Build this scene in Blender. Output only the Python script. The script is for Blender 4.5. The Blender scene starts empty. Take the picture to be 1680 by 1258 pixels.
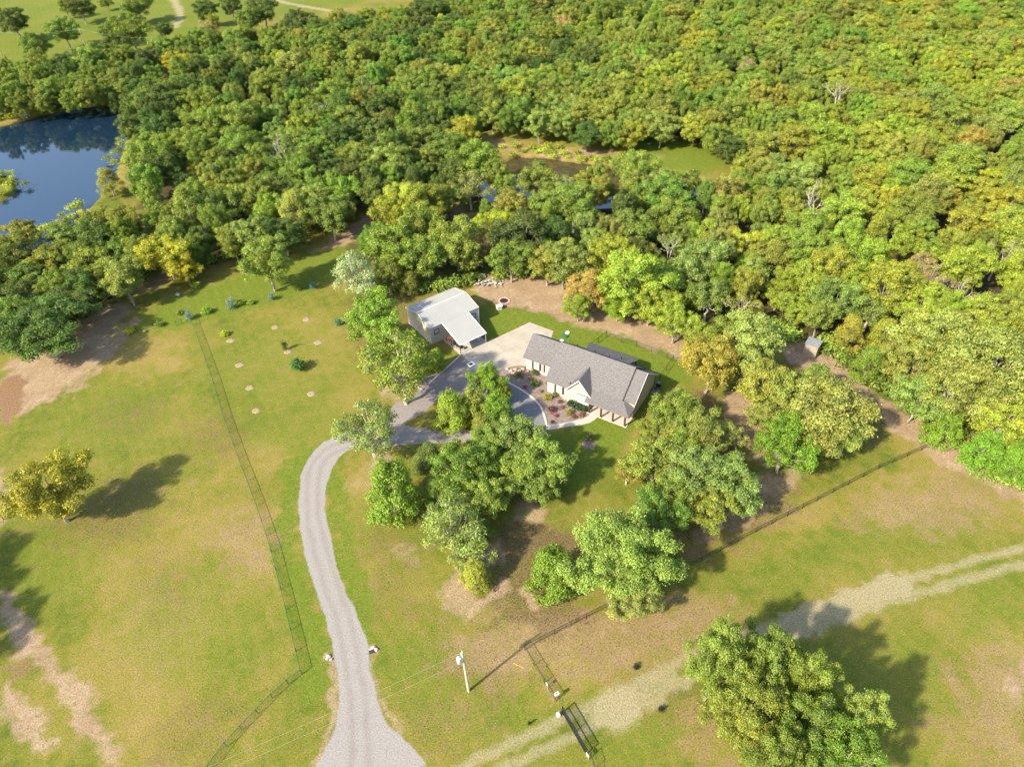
import bpy, math, random
import numpy as np
from mathutils import Matrix, Vector
random.seed(7); RNG = np.random.default_rng(7)
scene = bpy.context.scene
COL = scene.collection
R = math.radians

# ---------------------------------------------------------------- camera
F_PX, PITCH, ROLL, CAM_H = 1163.0, R(40.95), R(-1.44), 80.0
_F = np.array([0, math.cos(PITCH), -math.sin(PITCH)])
_R0 = np.array([1.0, 0, 0]); _U0 = np.array([0, math.sin(PITCH), math.cos(PITCH)])
_R = math.cos(ROLL)*_R0 + math.sin(ROLL)*_U0
_U = -math.sin(ROLL)*_R0 + math.cos(ROLL)*_U0
cam = bpy.data.cameras.new('drone_camera'); cam_o = bpy.data.objects.new('drone_camera', cam); COL.objects.link(cam_o)
cam.sensor_width = 36; cam.lens = F_PX/1680*36; cam.clip_start = 1; cam.clip_end = 6000
cam_o.matrix_world = Matrix(((_R[0], _U[0], -_F[0], 0), (_R[1], _U[1], -_F[1], 0), (_R[2], _U[2], -_F[2], CAM_H), (0, 0, 0, 1)))
scene.camera = cam_o

# ---------------------------------------------------------------- light
SUN_AZ, SUN_EL = R(218), R(38)      # direction towards the sun, counted from +x
sun_dir = Vector((math.cos(SUN_AZ)*math.cos(SUN_EL), math.sin(SUN_AZ)*math.cos(SUN_EL), math.sin(SUN_EL)))
w = bpy.data.worlds.new('World'); scene.world = w; w.use_nodes = True
nt = w.node_tree; bg = nt.nodes['Background']
sky = nt.nodes.new('ShaderNodeTexSky'); sky.sky_type = 'NISHITA'; sky.sun_disc = False
sky.sun_elevation = SUN_EL; sky.sun_rotation = math.pi/2 - SUN_AZ
sky.air_density = 1.0; sky.dust_density = 1.5
nt.links.new(sky.outputs[0], bg.inputs[0]); bg.inputs[1].default_value = 0.135
sl = bpy.data.lights.new('sun', 'SUN'); sl.energy = 3.8; sl.angle = R(1.8); sl.color = (1.0, 0.90, 0.70)
so = bpy.data.objects.new('sun', sl); COL.objects.link(so); so.rotation_euler = sun_dir.to_track_quat('Z', 'Y').to_euler()
scene.view_settings.view_transform = 'Standard'; scene.view_settings.look = 'None'
scene.view_settings.gamma = 1; scene.view_settings.use_curve_mapping = False
scene.view_settings.exposure = 1.55
scene.cycles.max_bounces = 6; scene.cycles.diffuse_bounces = 3; scene.cycles.glossy_bounces = 2
scene.cycles.transmission_bounces = 3; scene.cycles.transparent_max_bounces = 4

# ---------------------------------------------------------------- survey helpers: photo pixel -> point at height z
def G(px, py, z=0.0):
    d = _F + _R*(px-840)/F_PX - _U*(py-629)/F_PX
    t = (z-CAM_H)/d[2]
    return np.array([d[0]*t, d[1]*t, z])
def PX(X):
    X = np.atleast_2d(X); d = X-np.array([0, 0, CAM_H]); zz = d@_F
    return np.stack([840+F_PX*(d@_R)/zz, 629-F_PX*(d@_U)/zz], 1), zz
def PPM(px, py):
    X = G(px, py); return F_PX/np.linalg.norm([(X-np.array([0, 0, CAM_H]))@_F])
def W(pts, z=0.0): return np.array([G(x, y, z) for x, y in pts])

# ---------------------------------------------------------------- materials
def mat(name, col=(.5, .5, .5), rough=.8, metal=0, noise=0, scale=5, spec=.3, detail=4, col2=None, bump=0):
    m = bpy.data.materials.new(name); m.use_nodes = True; t = m.node_tree; b = t.nodes['Principled BSDF']
    b.inputs['Roughness'].default_value = rough; b.inputs['Metallic'].default_value = metal
    b.inputs['Specular IOR Level'].default_value = spec
    if noise or col2:
        tc = t.nodes.new('ShaderNodeTexCoord'); n = t.nodes.new('ShaderNodeTexNoise')
        n.inputs['Scale'].default_value = scale; n.inputs['Detail'].default_value = detail; n.inputs['Roughness'].default_value = .65
        t.links.new(tc.outputs['Object'], n.inputs['Vector'])
        cr = t.nodes.new('ShaderNodeValToRGB'); a, c = cr.color_ramp.elements
        a.position = .32; c.position = .68
        c1 = col2 or tuple(max(0, x*(1-noise)) for x in col); c2 = col if col2 else tuple(x*(1+noise) for x in col)
        a.color = (*c1, 1); c.color = (*c2, 1)
        t.links.new(n.outputs['Fac'], cr.inputs[0]); t.links.new(cr.outputs[0], b.inputs['Base Color'])
        if bump:
            bp = t.nodes.new('ShaderNodeBump'); bp.inputs['Strength'].default_value = bump; bp.inputs['Distance'].default_value = .05
            t.links.new(n.outputs['Fac'], bp.inputs['Height']); t.links.new(bp.outputs[0], b.inputs['Normal'])
    else:
        b.inputs['Base Color'].default_value = (*col, 1)
    return m
M = {}
M['shingle'] = mat('shingle', (.122, .114, .112), .95, noise=.36, scale=5, detail=8, spec=.1, bump=.3)
M['brick'] = mat('brick', (.53, .43, .355), .9, noise=.14, scale=5, spec=.15)
M['stone_wall'] = mat('stone_wall', (.48, .43, .31), .9, noise=.12, scale=3, spec=.15)
M['siding'] = mat('siding', (.40, .335, .22), .85, noise=.06, scale=1.5)
M['white_trim'] = mat('white_trim', (.70, .69, .65), .6)
M['gutter'] = mat('gutter', (.07, .05, .045), .5)
M['post'] = mat('stained_post', (.055, .03, .02), .7, noise=.2, scale=8)
M['shutter'] = mat('shutter', (.07, .04, .03), .7)
M['glass'] = mat('window_glass', (.30, .38, .42), .12, spec=.8)
M['dark'] = mat('dark_plastic', (.02, .02, .022), .6)
M['concrete'] = mat('concrete', (.315, .280, .228), .9, noise=.16, scale=.35, detail=8, spec=.15)
M['walk'] = mat('walk_concrete', (.38, .34, .29), .9, noise=.08, scale=1.2, spec=.15)
M['kerb'] = mat('kerb_concrete', (.46, .42, .36), .9, noise=.08, scale=3, spec=.15)
M['mulch'] = mat('mulch', (.185, .145, .125), .95, noise=.38, scale=2.2, detail=9, spec=.05, bump=.5)
M['metal_roof'] = mat('metal_roof', (.285, .280, .262), .55, metal=.0, noise=.05, scale=.3, spec=.4)
M['metal_wall'] = mat('metal_wall', (.40, .37, .31), .6, noise=.05, scale=.6)
M['redwood'] = mat('redwood_frame', (.20, .055, .035), .7)
M['weathered'] = mat('weathered_wood', (.30, .25, .20), .9, noise=.3, scale=6, detail=6, spec=.1)
M['shed_roof'] = mat('shed_roofing', (.16, .17, .18), .85, noise=.2, scale=2)
M['bark'] = mat('bark', (.25, .22, .185), .95, noise=.35, scale=4, detail=6, spec=.05)
M['pale_bark'] = mat('pale_bark', (.42, .38, .34), .95, noise=.25, scale=4, spec=.05)
M['rock'] = mat('rock', (.40, .34, .29), .9, noise=.35, scale=1.2, spec=.1)
M['pinkrock'] = mat('pink_rock', (.46, .30, .25), .9, noise=.3, scale=1.2, spec=.1)
M['black_vinyl'] = mat('black_vinyl', (.018, .02, .022), .5)
M['mesh_black'] = mat('black_chain_mesh', (.035, .038, .045), .6)
M['green_vinyl'] = mat('green_vinyl', (.018, .10, .055), .5)
M['pole_wood'] = mat('pole_wood', (.36, .36, .25), .9, noise=.2, scale=3)
M['wire'] = mat('wire', (.45, .42, .34), .5, metal=.3)
M['galv'] = mat('galvanised', (.55, .57, .6), .4, metal=.4)
M['ac'] = mat('appliance_grey', (.16, .165, .17), .6)
M['lid_green'] = mat('green_lid', (.02, .11, .055), .6)
M['orange'] = mat('yellow_tape', (.62, .36, .05), .7)

def attr_node(t, name, typ='GEOMETRY'):
    n = t.nodes.new('ShaderNodeAttribute'); n.attribute_name = name; n.attribute_type = typ; return n
def leaf_material(name, trans=.33):
    m = bpy.data.materials.new(name); m.use_nodes = True; t = m.node_tree; t.nodes.clear()
    out = t.nodes.new('ShaderNodeOutputMaterial')
    tint = attr_node(t, 'tint', 'INSTANCER'); tone = attr_node(t, 'tone')
    def M2(op, a, b):
        n = t.nodes.new('ShaderNodeMath'); n.operation = op
        for i, v in enumerate((a, b)):
            if isinstance(v, (int, float)): n.inputs[i].default_value = v
            else: t.links.new(v, n.inputs[i])
        return n.outputs[0]
    # per-leaf brightness and a shift of some leaves to straw
    sc = t.nodes.new('ShaderNodeVectorMath'); sc.operation = 'SCALE'
    t.links.new(tint.outputs['Color'], sc.inputs[0]); t.links.new(M2('ADD', M2('MULTIPLY', tone.outputs['Fac'], .95), .55), sc.inputs['Scale'])
    warm = t.nodes.new('ShaderNodeMix'); warm.data_type = 'RGBA'; warm.blend_type = 'MULTIPLY'
    t.links.new(attr_node(t, 'warm').outputs['Fac'], warm.inputs[0]); t.links.new(sc.outputs[0], warm.inputs[6]); warm.inputs[7].default_value = (1.40, 1.10, .8, 1)
    d = t.nodes.new('ShaderNodeBsdfDiffuse'); tr = t.nodes.new('ShaderNodeBsdfTranslucent'); mx = t.nodes.new('ShaderNodeMixShader')
    gl = t.nodes.new('ShaderNodeBsdfGlossy'); gl.inputs['Roughness'].default_value = .45; gl.inputs['Color'].default_value = (.9, .9, .8, 1)
    mg = t.nodes.new('ShaderNodeMixShader'); mg.inputs[0].default_value = .02
    tl = t.nodes.new('ShaderNodeMix'); tl.data_type = 'RGBA'; tl.blend_type = 'MULTIPLY'; tl.inputs[0].default_value = 1
    t.links.new(warm.outputs[2], tl.inputs[6]); tl.inputs[7].default_value = (1.25, 1.25, .55, 1)
    t.links.new(warm.outputs[2], d.inputs[0]); t.links.new(tl.outputs[2], tr.inputs[0]); mx.inputs[0].default_value = trans
    t.links.new(d.outputs[0], mx.inputs[1]); t.links.new(tr.outputs[0], mx.inputs[2])
    t.links.new(mx.outputs[0], mg.inputs[1]); t.links.new(gl.outputs[0], mg.inputs[2]); t.links.new(mg.outputs[0], out.inputs[0])
    return m
M['leaf'] = leaf_material('leaf')

# ---------------------------------------------------------------- mesh helpers
class MB:
    def __init__(s): s.v = []; s.f = []
    def add(s, vs, fs):
        k = len(s.v); s.v += [tuple(map(float, p)) for p in vs]; s.f += [tuple(k+i for i in f) for f in fs]; return s
    def box(s, c, d, rz=0):
        x, y, z = d[0]/2, d[1]/2, d[2]/2; ca, sa = math.cos(rz), math.sin(rz)
        vs = [(c[0]+a*x*ca-b*y*sa, c[1]+a*x*sa+b*y*ca, c[2]+e*z) for e in (-1, 1) for a, b in ((-1, -1), (1, -1), (1, 1), (-1, 1))]
        return s.add(vs, [(3, 2, 1, 0), (4, 5, 6, 7), (0, 1, 5, 4), (1, 2, 6, 5), (2, 3, 7, 6), (3, 0, 4, 7)])
    def tube(s, p0, p1, r0, r1=None, n=6, cap=True):
        p0 = np.array(p0, float); p1 = np.array(p1, float); r1 = r0 if r1 is None else r1
        d = p1-p0; L = np.linalg.norm(d); d = d/(L+1e-9)
        a = np.cross(d, [0, 0, 1] if abs(d[2]) < .9 else [1, 0, 0]); a /= np.linalg.norm(a); b = np.cross(d, a)
        vs = []
        for p, r in ((p0, r0), (p1, r1)):
            for i in range(n):
                t = 2*math.pi*i/n; vs.append(p+r*(math.cos(t)*a+math.sin(t)*b))
        fs = [(i, (i+1) % n, n+(i+1) % n, n+i) for i in range(n)]
        if cap: fs += [tuple(range(n-1, -1, -1)), tuple(range(n, 2*n))]
        return s.add(vs, fs)
    def slab(s, pts, th, down=(0, 0, -1)):
        n = len(pts); d = np.array(down)*th
        vs = [np.array(p, float) for p in pts]+[np.array(p, float)+d for p in pts]
        fs = [tuple(range(n)), tuple(range(2*n-1, n-1, -1))]+[(i, n+i, n+(i+1) % n, (i+1) % n) for i in range(n)]
        return s.add(vs, fs)
    def build(s, name, m, parent=None, **kw):
        me = bpy.data.meshes.new(name); me.from_pydata(s.v, [], s.f); me.validate(); me.update()
        me.materials.append(M[m] if isinstance(m, str) else m)
        import bmesh
        bm = bmesh.new(); bm.from_mesh(me); bmesh.ops.recalc_face_normals(bm, faces=bm.faces); bm.to_mesh(me); bm.free()
        o = bpy.data.objects.new(name, me); COL.objects.link(o)
        if parent: o.parent = parent
        for k, v in kw.items(): o[k] = v
        return o
def thing(name, label, cat, loc=(0, 0, 0), rz=0, group=None):
    o = bpy.data.objects.new(name, None); COL.objects.link(o); o.location = tuple(map(float, loc)); o.rotation_euler = (0, 0, rz)
    o.empty_display_size = .3; o['label'] = label; o['category'] = cat
    if group: o['group'] = group
    return o
def tag(o, label, cat, group=None):
    o['label'] = label; o['category'] = cat
    if group: o['group'] = group
    return o

# ================================================================ GROUND
def axis(lo, hi, step, mid, far):
    a = list(np.arange(lo, hi+1e-6, step)); x = a[-1]; st = step
    while x < far:
        st = min(st*1.12, 1.5) if x < mid else st*1.25
        x += st; a.append(x)
    return a
xs_r = axis(0, 72, .32, 270, 1600); xs_l = axis(0, 84, .32, 290, 1600)
XS = np.array([-x for x in reversed(xs_l[1:])]+xs_r)
ys_u = axis(26, 150, .32, 430, 1900)
YS = np.array([-200, -60, -10, 10, 18, 22]+ys_u)
NX, NY = len(XS), len(YS)
GX, GY = np.meshgrid(XS, YS); P2 = np.stack([GX.ravel(), GY.ravel()], 1); NP = len(P2)

def vnoise(P, s, seed=0):
    """smooth value noise on world points"""
    r = np.random.default_rng(seed); T = r.random((64, 64))
    q = P/s; i = np.floor(q).astype(int); f = q-i; f = f*f*(3-2*f)
    a = T[i[:, 0] % 64, i[:, 1] % 64]; b = T[(i[:, 0]+1) % 64, i[:, 1] % 64]; c = T[i[:, 0] % 64, (i[:, 1]+1) % 64]; d = T[(i[:, 0]+1) % 64, (i[:, 1]+1) % 64]
    return (a*(1-f[:, 0])+b*f[:, 0])*(1-f[:, 1])+(c*(1-f[:, 0])+d*f[:, 0])*f[:, 1]
JIT = np.stack([vnoise(P2, 1.6, 3)-.5+(vnoise(P2, .6, 5)-.5)*.6, vnoise(P2, 1.6, 4)-.5+(vnoise(P2, .6, 6)-.5)*.6], 1)
def seg_dist(P, pts):
    best = np.full(len(P), 1e9)
    for a, b in zip(pts[:-1], pts[1:]):
        ab = b-a; t = np.clip(((P-a)@ab)/(ab@ab+1e-9), 0, 1)
        best = np.minimum(best, np.linalg.norm(P-a-t[:, None]*ab, axis=1))
    return best
def inside(P, poly):
    c = np.zeros(len(P), bool); n = len(poly)
    for i in range(n):
        a, b = poly[i], poly[(i+1) % n]
        k = ((a[1] > P[:, 1]) != (b[1] > P[:, 1])) & (P[:, 0] < (b[0]-a[0])*(P[:, 1]-a[1])/(b[1]-a[1]+1e-12)+a[0])
        c ^= k
    return c
def smooth(pts, n=3, closed=False):
    """Chaikin corner cutting"""
    p = np.array(pts, float)
    for _ in range(n):
        q = []
        m = len(p) if closed else len(p)-1
        if not closed: q.append(p[0])
        for i in range(m):
            a, b = p[i], p[(i+1) % len(p)]; q += [.75*a+.25*b, .25*a+.75*b]
        if not closed: q.append(p[-1])
        p = np.array(q)
    return p
def box_mask(pts, pad):
    lo = pts.min(0)-pad; hi = pts.max(0)+pad
    return np.where((P2[:, 0] > lo[0]) & (P2[:, 0] < hi[0]) & (P2[:, 1] > lo[1]) & (P2[:, 1] < hi[1]))[0]
CH = {k: np.zeros(NP) for k in ('dirt', 'litter_brown', 'lush', 'gravel', 'floor', 'clay', 'straw', 'drive', 'wet')}
def stroke(ch, pts, width, soft, val=1.0, jit=1.0, sm=2):
    w2 = smooth(W(pts)[:, :2], sm) if len(pts) > 2 else W(pts)[:, :2]
    idx = box_mask(w2, width+soft+2); P = P2[idx]+JIT[idx]*jit*min(soft*1.6, 3)
    d = seg_dist(P, w2); v = np.clip((width/2+soft-d)/(soft+1e-6), 0, 1); v = v*v*(3-2*v)*val
    CH[ch][idx] = np.maximum(CH[ch][idx], v) if val > 0 else np.clip(CH[ch][idx]+v, 0, 1)
def area(ch, pts, soft, val=1.0, jit=1.0, sm=2):
    w2 = smooth(W(pts)[:, :2], sm, True)
    idx = box_mask(w2, soft+3); P = P2[idx]+JIT[idx]*jit*min(soft*1.6, 4)
    ins = inside(P, w2); d = seg_dist(P, np.vstack([w2, w2[:1]])); sd = np.where(ins, d, -d)
    v = np.clip((sd+soft)/(2*soft), 0, 1); v = v*v*(3-2*v)*val
    CH[ch][idx] = np.maximum(CH[ch][idx], v) if val > 0 else np.clip(CH[ch][idx]+v, 0, 1)
    return w2

DRIVE_MAIN = [(511, 1268), (531, 1232), (548, 1205), (554, 1172), (556, 1139), (551, 1092), (544, 1052), (534, 1018), (521, 972), (504, 925), (494, 878), (489, 838), (491, 787), (501, 760), (521, 730), (560, 710),
              (637, 689), (645, 659), (669, 656), (686, 641), (704, 631), (729, 607), (757, 582), (771, 594), (811, 612), (836, 629), (862, 644), (883, 661), (892, 678), (897, 699), (896, 708), (890, 715), (850, 738), (800, 741), (767, 724), (690, 727), (636, 732), (579, 735),
              (568, 740), (553, 753), (540, 781), (533, 810), (533, 838), (548, 905), (560, 956), (587, 1012), (605, 1052), (604, 1085), (615, 1125), (623, 1165), (637, 1192), (670, 1215), (712, 1268)]
ISLAND = [(657, 698), (677, 687), (711, 665), (718, 653), (755, 650), (790, 651), (822, 664), (836, 682), (830, 698), (800, 706), (768, 705), (724, 707)]
drive_w = smooth(W(DRIVE_MAIN)[:, :2], 1, True); isl_w = smooth(W(ISLAND)[:, :2], 2, True)
area('drive', DRIVE_MAIN, .40, 1, .45, 1)
idx = box_mask(isl_w, 3); Pj = P2[idx]+JIT[idx]*.35; ii = inside(Pj, isl_w); CH['drive'][idx[ii]] = 0

# straw and lush tone
base_n = .55*vnoise(P2, 22, 11)+.45*vnoise(P2, 7, 12)
CH['straw'] = np.clip((base_n-.30)*1.5, 0, 1)
A = area; S = stroke
# lush watered lawns
A('lush', [(788, 494), (850, 500), (905, 522), (960, 535), (1050, 552), (1105, 580), (1150, 620), (1090, 640), (1040, 700), (1010, 760), (960, 800), (905, 790), (900, 706), (980, 684), (960, 640), (860, 560), (800, 562), (786, 530)], 1.2)
A('lush', [(745, 585), (700, 632), (680, 620), (700, 580), (735, 568)], 1.0)
A('lush', [(220, 520), (300, 480), (420, 440), (560, 400), (575, 420), (540, 470), (450, 500), (320, 535), (215, 552)], 1.6, .95)
S('lush', [(505, 740), (476, 790), (468, 880), (482, 960), (512, 1050), (525, 1130)], 2.2, 1.6, .95)
S('lush', [(430, 700), (480, 730), (560, 690)], 3, 3, .5)
A('lush', [(300, 560), (420, 530), (560, 560), (560, 680), (440, 700), (340, 640)], 6, .4)
A('lush', [(100, 640), (240, 600), (300, 700), (200, 760), (80, 740)], 6, .45)
S('lush', [(548, 770), (560, 900), (592, 1000), (614, 1055)], 1.2, 1.4, .9)
A('lush', [(620, 1060), (760, 1050), (750, 1120), (630, 1130)], 3, .55)
A('lush', [(640, 1170), (800, 1130), (960, 1180), (760, 1220)], 2.5, .45)
A('lush', [(990, 1230), (1060, 1170), (1110, 1160), (1090, 1258), (990, 1258)], 2, .5)
A('lush', [(1540, 980), (1680, 930), (1680, 1010), (1580, 1060)], 2.5, .6)
A('lush', [(1150, 940), (1300, 870), (1420, 850), (1600, 840), (1640, 880), (1450, 900), (1250, 980)], 3, .4)
A('lush', [(1330, 1040), (1480, 1000), (1580, 1080), (1560, 1200), (1420, 1200), (1350, 1120)], 3, .45)
A('lush', [(180, 1000), (330, 900), (440, 1000), (460, 1080), (300, 1130), (200, 1090)], 4, .45)
A('lush', [(0, 860), (120, 880), (180, 960), (60, 1010), (0, 1000)], 3, .5)
A('lush', [(1010, 235), (1110, 220), (1190, 258), (1170, 300), (1050, 288), (1000, 268)], 3, 1)
A('lush', [(-260, -60), (900, -90), (640, 0), (430, 30), (330, 50), (240, 80), (0, 130), (-60, 100)], 6, .75)
A('lush', [(610, 820), (700, 880), (620, 900), (560, 860)], 2, .3)
# dry patches
A('straw', [(120, 560), (260, 520), (330, 600), (200, 640)], 4, .9)
A('straw', [(330, 830), (460, 820), (500, 960), (430, 1010), (340, 950)], 4, .7)
A('straw', [(1120, 870), (1300, 830), (1560, 740), (1640, 800), (1400, 860), (1200, 900)], 4, .9)
A('straw', [(780, 1000), (1100, 1030), (1130, 1100), (960, 1150), (800, 1120)], 4, .9)
A('straw', [(1560, 1080), (1680, 1020), (1700, 1258), (1500, 1258)], 4, 1)
A('straw', [(400, 540), (560, 520), (560, 640), (420, 700)], 4, .5)
A('straw', [(20, 1010), (120, 1020), (250, 1258), (0, 1258)], 4, .5)
A('straw', [(700, 205), (860, 230), (1040, 245), (1200, 275), (1160, 310), (960, 285), (840, 262), (700, 240)], 5, 1)
A('straw', [(190, 230), (245, 240), (235, 310), (190, 320)], 3, 1)
A('dirt', [(850, 238), (950, 242), (1060, 250), (1120, 258), (1000, 264), (880, 254)], 2.5, .55)
for q_ in ([(700, 1030), (860, 1000), (1150, 960), (1240, 1010), (1120, 1100), (900, 1130), (740, 1130)], [(1330, 850), (1560, 750), (1680, 850), (1500, 890)], [(1560, 1060), (1700, 1020), (1700, 1258), (1600, 1258)], [(330, 840), (430, 820), (480, 900), (440, 980), (350, 930)], [(1130, 880), (1300, 800), (1320, 830), (1130, 920)], [(560, 760), (640, 760), (600, 860)], [(1100, 1180), (1180, 1160), (1230, 1258), (1130, 1258)]):
    A('dirt', q_, 5, .34); A('straw', q_, 5, 1)
# bare earth
A('dirt', [(800, 452), (860, 440), (930, 455), (960, 500), (1060, 520), (1100, 552), (1085, 582), (1050, 556), (960, 540), (880, 508), (800, 494), (775, 478)], 1.2)
A('dirt', [(1060, 548), (1110, 540), (1122, 600), (1094, 580)], .8, .9)
A('dirt', [(1010, 505), (1120, 512), (1180, 560), (1110, 590), (1060, 540)], 1.5, .7)
A('dirt', [(0, 610), (60, 560), (130, 520), (200, 490), (215, 510), (180, 540), (205, 560), (110, 640), (40, 670), (0, 700)], 1.6)
A('dirt', [(130, 500), (240, 452), (300, 440), (290, 460), (210, 490)], 1.4, .8)
S('dirt', [(120, 640), (190, 560), (215, 530)], 1.0, 1.6, .7)
A('dirt', [(540, 400), (600, 350), (640, 330), (640, 360), (580, 400), (500, 420)], 1.3, .95)
A('dirt', [(720, 310), (760, 340), (810, 370), (780, 400), (730, 370)], 2, .9)
A('dirt', [(0, 965), (22, 975), (40, 1010), (60, 1040), (90, 1090), (120, 1110), (160, 1150), (200, 1258), (165, 1258), (140, 1200), (90, 1130), (50, 1080), (10, 1040), (0, 1030)], 1.0, 1)
A('dirt', [(0, 1110), (30, 1130), (60, 1170), (95, 1215), (70, 1240), (20, 1200), (0, 1170)], 1.0, .95)
A('dirt', [(-80, 750), (12, 770), (14, 830), (4, 880), (-80, 900)], 1.0, .8)
A('dirt', [(1250, 545), (1330, 555), (1420, 630), (1530, 722), (1510, 735), (1440, 690), (1370, 640), (1290, 590)], 1.0, 1)
A('dirt', [(1440, 660), (1520, 690), (1600, 740), (1700, 790), (1700, 840), (1600, 790), (1520, 760)], 1.2, .9)
A('dirt', [(850, 770), (880, 800), (900, 870), (860, 900), (800, 930), (770, 980), (800, 1000), (760, 1012), (725, 990), (735, 955), (800, 890), (850, 850)], 1.3, .75)
S('dirt', [(835, 960), (800, 990), (770, 1005)], .6, .9, .9)
S('dirt', [(862, 965), (880, 995)], .5, .7, .9)
A('dirt', [(600, 740), (640, 745), (650, 770), (600, 780)], .8, .9)
A('dirt', [(640, 900), (710, 880), (700, 930), (650, 920)], 1.5, .4)
A('dirt', [(1180, 640), (1240, 640), (1270, 700), (1290, 760), (1240, 770), (1200, 700)], 1.3, .8)
A('dirt', [(1210, 790), (1300, 760), (1330, 780), (1200, 880), (1110, 900)], 1.3, .75)
A('dirt', [(1650, 1100), (1690, 1080), (1700, 1160), (1660, 1150)], 1.5, .9)
A('dirt', [(640, 625), (690, 640), (650, 660), (610, 650)], .8, .7)
S('dirt', [(880, 1030), (900, 1060)], .5, 1, .3)
for q in ((539, 1078), (612, 1066)): S('dirt', [(q[0]-3, q[1]), (q[0]+3, q[1]+2)], .7, .5, 1)
S('dirt', [(546, 1085), (548, 1130), (545, 1200), (515, 1250)], .3, .6, .75)
S('dirt', [(608, 1080), (622, 1150), (660, 1205)], .2, .6, .6)
A('dirt', [(690, 205), (750, 215), (860, 235), (850, 250), (720, 235)], 3, .6)
# fallen leaves under the yard trees, browner tone on open grass
A('litter_brown', [(800, 860), (900, 850), (960, 880), (940, 1010), (1010, 1050), (880, 1060), (780, 1010), (800, 930)], 3, .75)
A('litter_brown', [(600, 870), (710, 870), (700, 930), (610, 930)], 2, .4)
A('litter_brown', [(1110, 850), (1230, 800), (1330, 800), (1260, 870), (1120, 930)], 2.5, .7)
A('litter_brown', [(1180, 620), (1300, 640), (1310, 760), (1190, 760)], 2, .8)
A('litter_brown', [(1300, 540), (1430, 640), (1450, 720), (1400, 740), (1280, 620)], 2, .8)
A('litter_brown', [(880, 480), (960, 500), (960, 530), (880, 510), (800, 500), (790, 485)], 1.5, .7)
A('litter_brown', [(100, 820), (260, 760), (290, 850), (180, 910), (90, 890)], 4, .45)  # browner tone on the open field right of the lone tree
A('litter_brown', [(960, 1130), (1200, 1100), (1250, 1200), (1150, 1258), (1100, 1200)], 4, .4)
A('litter_brown', [(1540, 1060), (1680, 1040), (1700, 1258), (1560, 1258)], 5, .35)
A('litter_brown', [(250, 1170), (360, 1140), (420, 1180), (300, 1258), (220, 1258)], 3, .35)
A('litter_brown', [(560, 480), (700, 460), (720, 520), (620, 620), (560, 560)], 1.6, .5)
A('clay', [(0, 625), (28, 612), (48, 640), (20, 690), (0, 700)], .9, 1)
A('clay', [(0, 1080), (45, 1075), (60, 1095), (20, 1130), (0, 1120)], 1.0, .6)
for pts_, sf, v_ in (([(330, 840), (420, 820), (470, 880), (440, 960), (360, 930)], 6, .32), ([(990, 830), (1000, 850), (995, 870)], 2, .3), ([(290, 690), (400, 680), (420, 740), (330, 760)], 4, .4), ([(110, 700), (200, 640), (300, 660), (230, 740)], 5, .3),
    ([(560, 830), (660, 930), (740, 1020), (620, 1020)], 4, .35), ([(700, 1030), (860, 1010), (850, 1160), (740, 1140)], 5, .55), ([(860, 1000), (1150, 960), (1240, 1010), (1120, 1100), (900, 1120)], 5, .5), ([(1330, 850), (1560, 760), (1680, 850), (1500, 880)], 6, .4), ([(230, 880), (330, 930), (300, 1050), (220, 1000)], 6, .3), ([(620, 1180), (760, 1130), (840, 1200), (700, 1258)], 5, .35)):
    A('litter_brown', pts_, sf, v_)  # browner tone over patches of open grass
A('litter_brown', [(820, 860), (880, 850), (960, 870), (950, 900), (860, 925), (800, 920)], 1.2, 1); A('dirt', [(820, 865), (880, 858), (940, 875), (930, 895), (860, 915), (820, 905)], 1.2, -.8)
A('litter_brown', [(870, 985), (960, 990), (990, 1030), (880, 1040), (780, 1020)], 1.5, .95)
A('litter_brown', [(1120, 640), (1180, 640), (1170, 690), (1130, 680)], 1.0, .95)
# field road on the right: two wheel tracks
FIELD = [(1760, 885), (1680, 912), (1600, 932), (1500, 962), (1420, 985), (1330, 1015), (1250, 1045), (1160, 1080), (1100, 1110), (1020, 1150), (940, 1190), (860, 1225), (790, 1262), (700, 1300)]
fw = smooth(W(FIELD)[:, :2], 2); tg = np.gradient(fw, axis=0); nn = np.stack([-tg[:, 1], tg[:, 0]], 1); nn /= np.linalg.norm(nn, axis=1)[:, None]
for off in (-1.05, 1.05):
    q = fw+nn*off; idx = box_mask(q, 3); Pj = P2[idx]+JIT[idx]*.55; d = seg_dist(Pj, q)
    v = np.clip((1.0-d)/.75, 0, 1); CH['gravel'][idx] = np.maximum(CH['gravel'][idx], v*.70)
A('gravel', [(1005, 1120), (1045, 1125), (1052, 1165), (1030, 1195), (985, 1205), (955, 1180), (975, 1150)], .9, 1)
S('gravel', [(1480, 955), (1400, 985), (1310, 1020), (1260, 1045)], 2.2, 1.0, .95)
S('gravel', [(1100, 1110), (1060, 1135)], 2.0, 1.2, .7)
# far tracks
S('gravel', [(280, -10), (292, 12), (298, 28), (286, 46)], 2.2, .7, 1)
S('gravel', [(440, -4), (470, 6), (540, 18)], 2.2, .7, 1)
S('gravel', [(85, 173), (118, 166), (150, 160)], 1.2, .8, .8)
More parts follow.
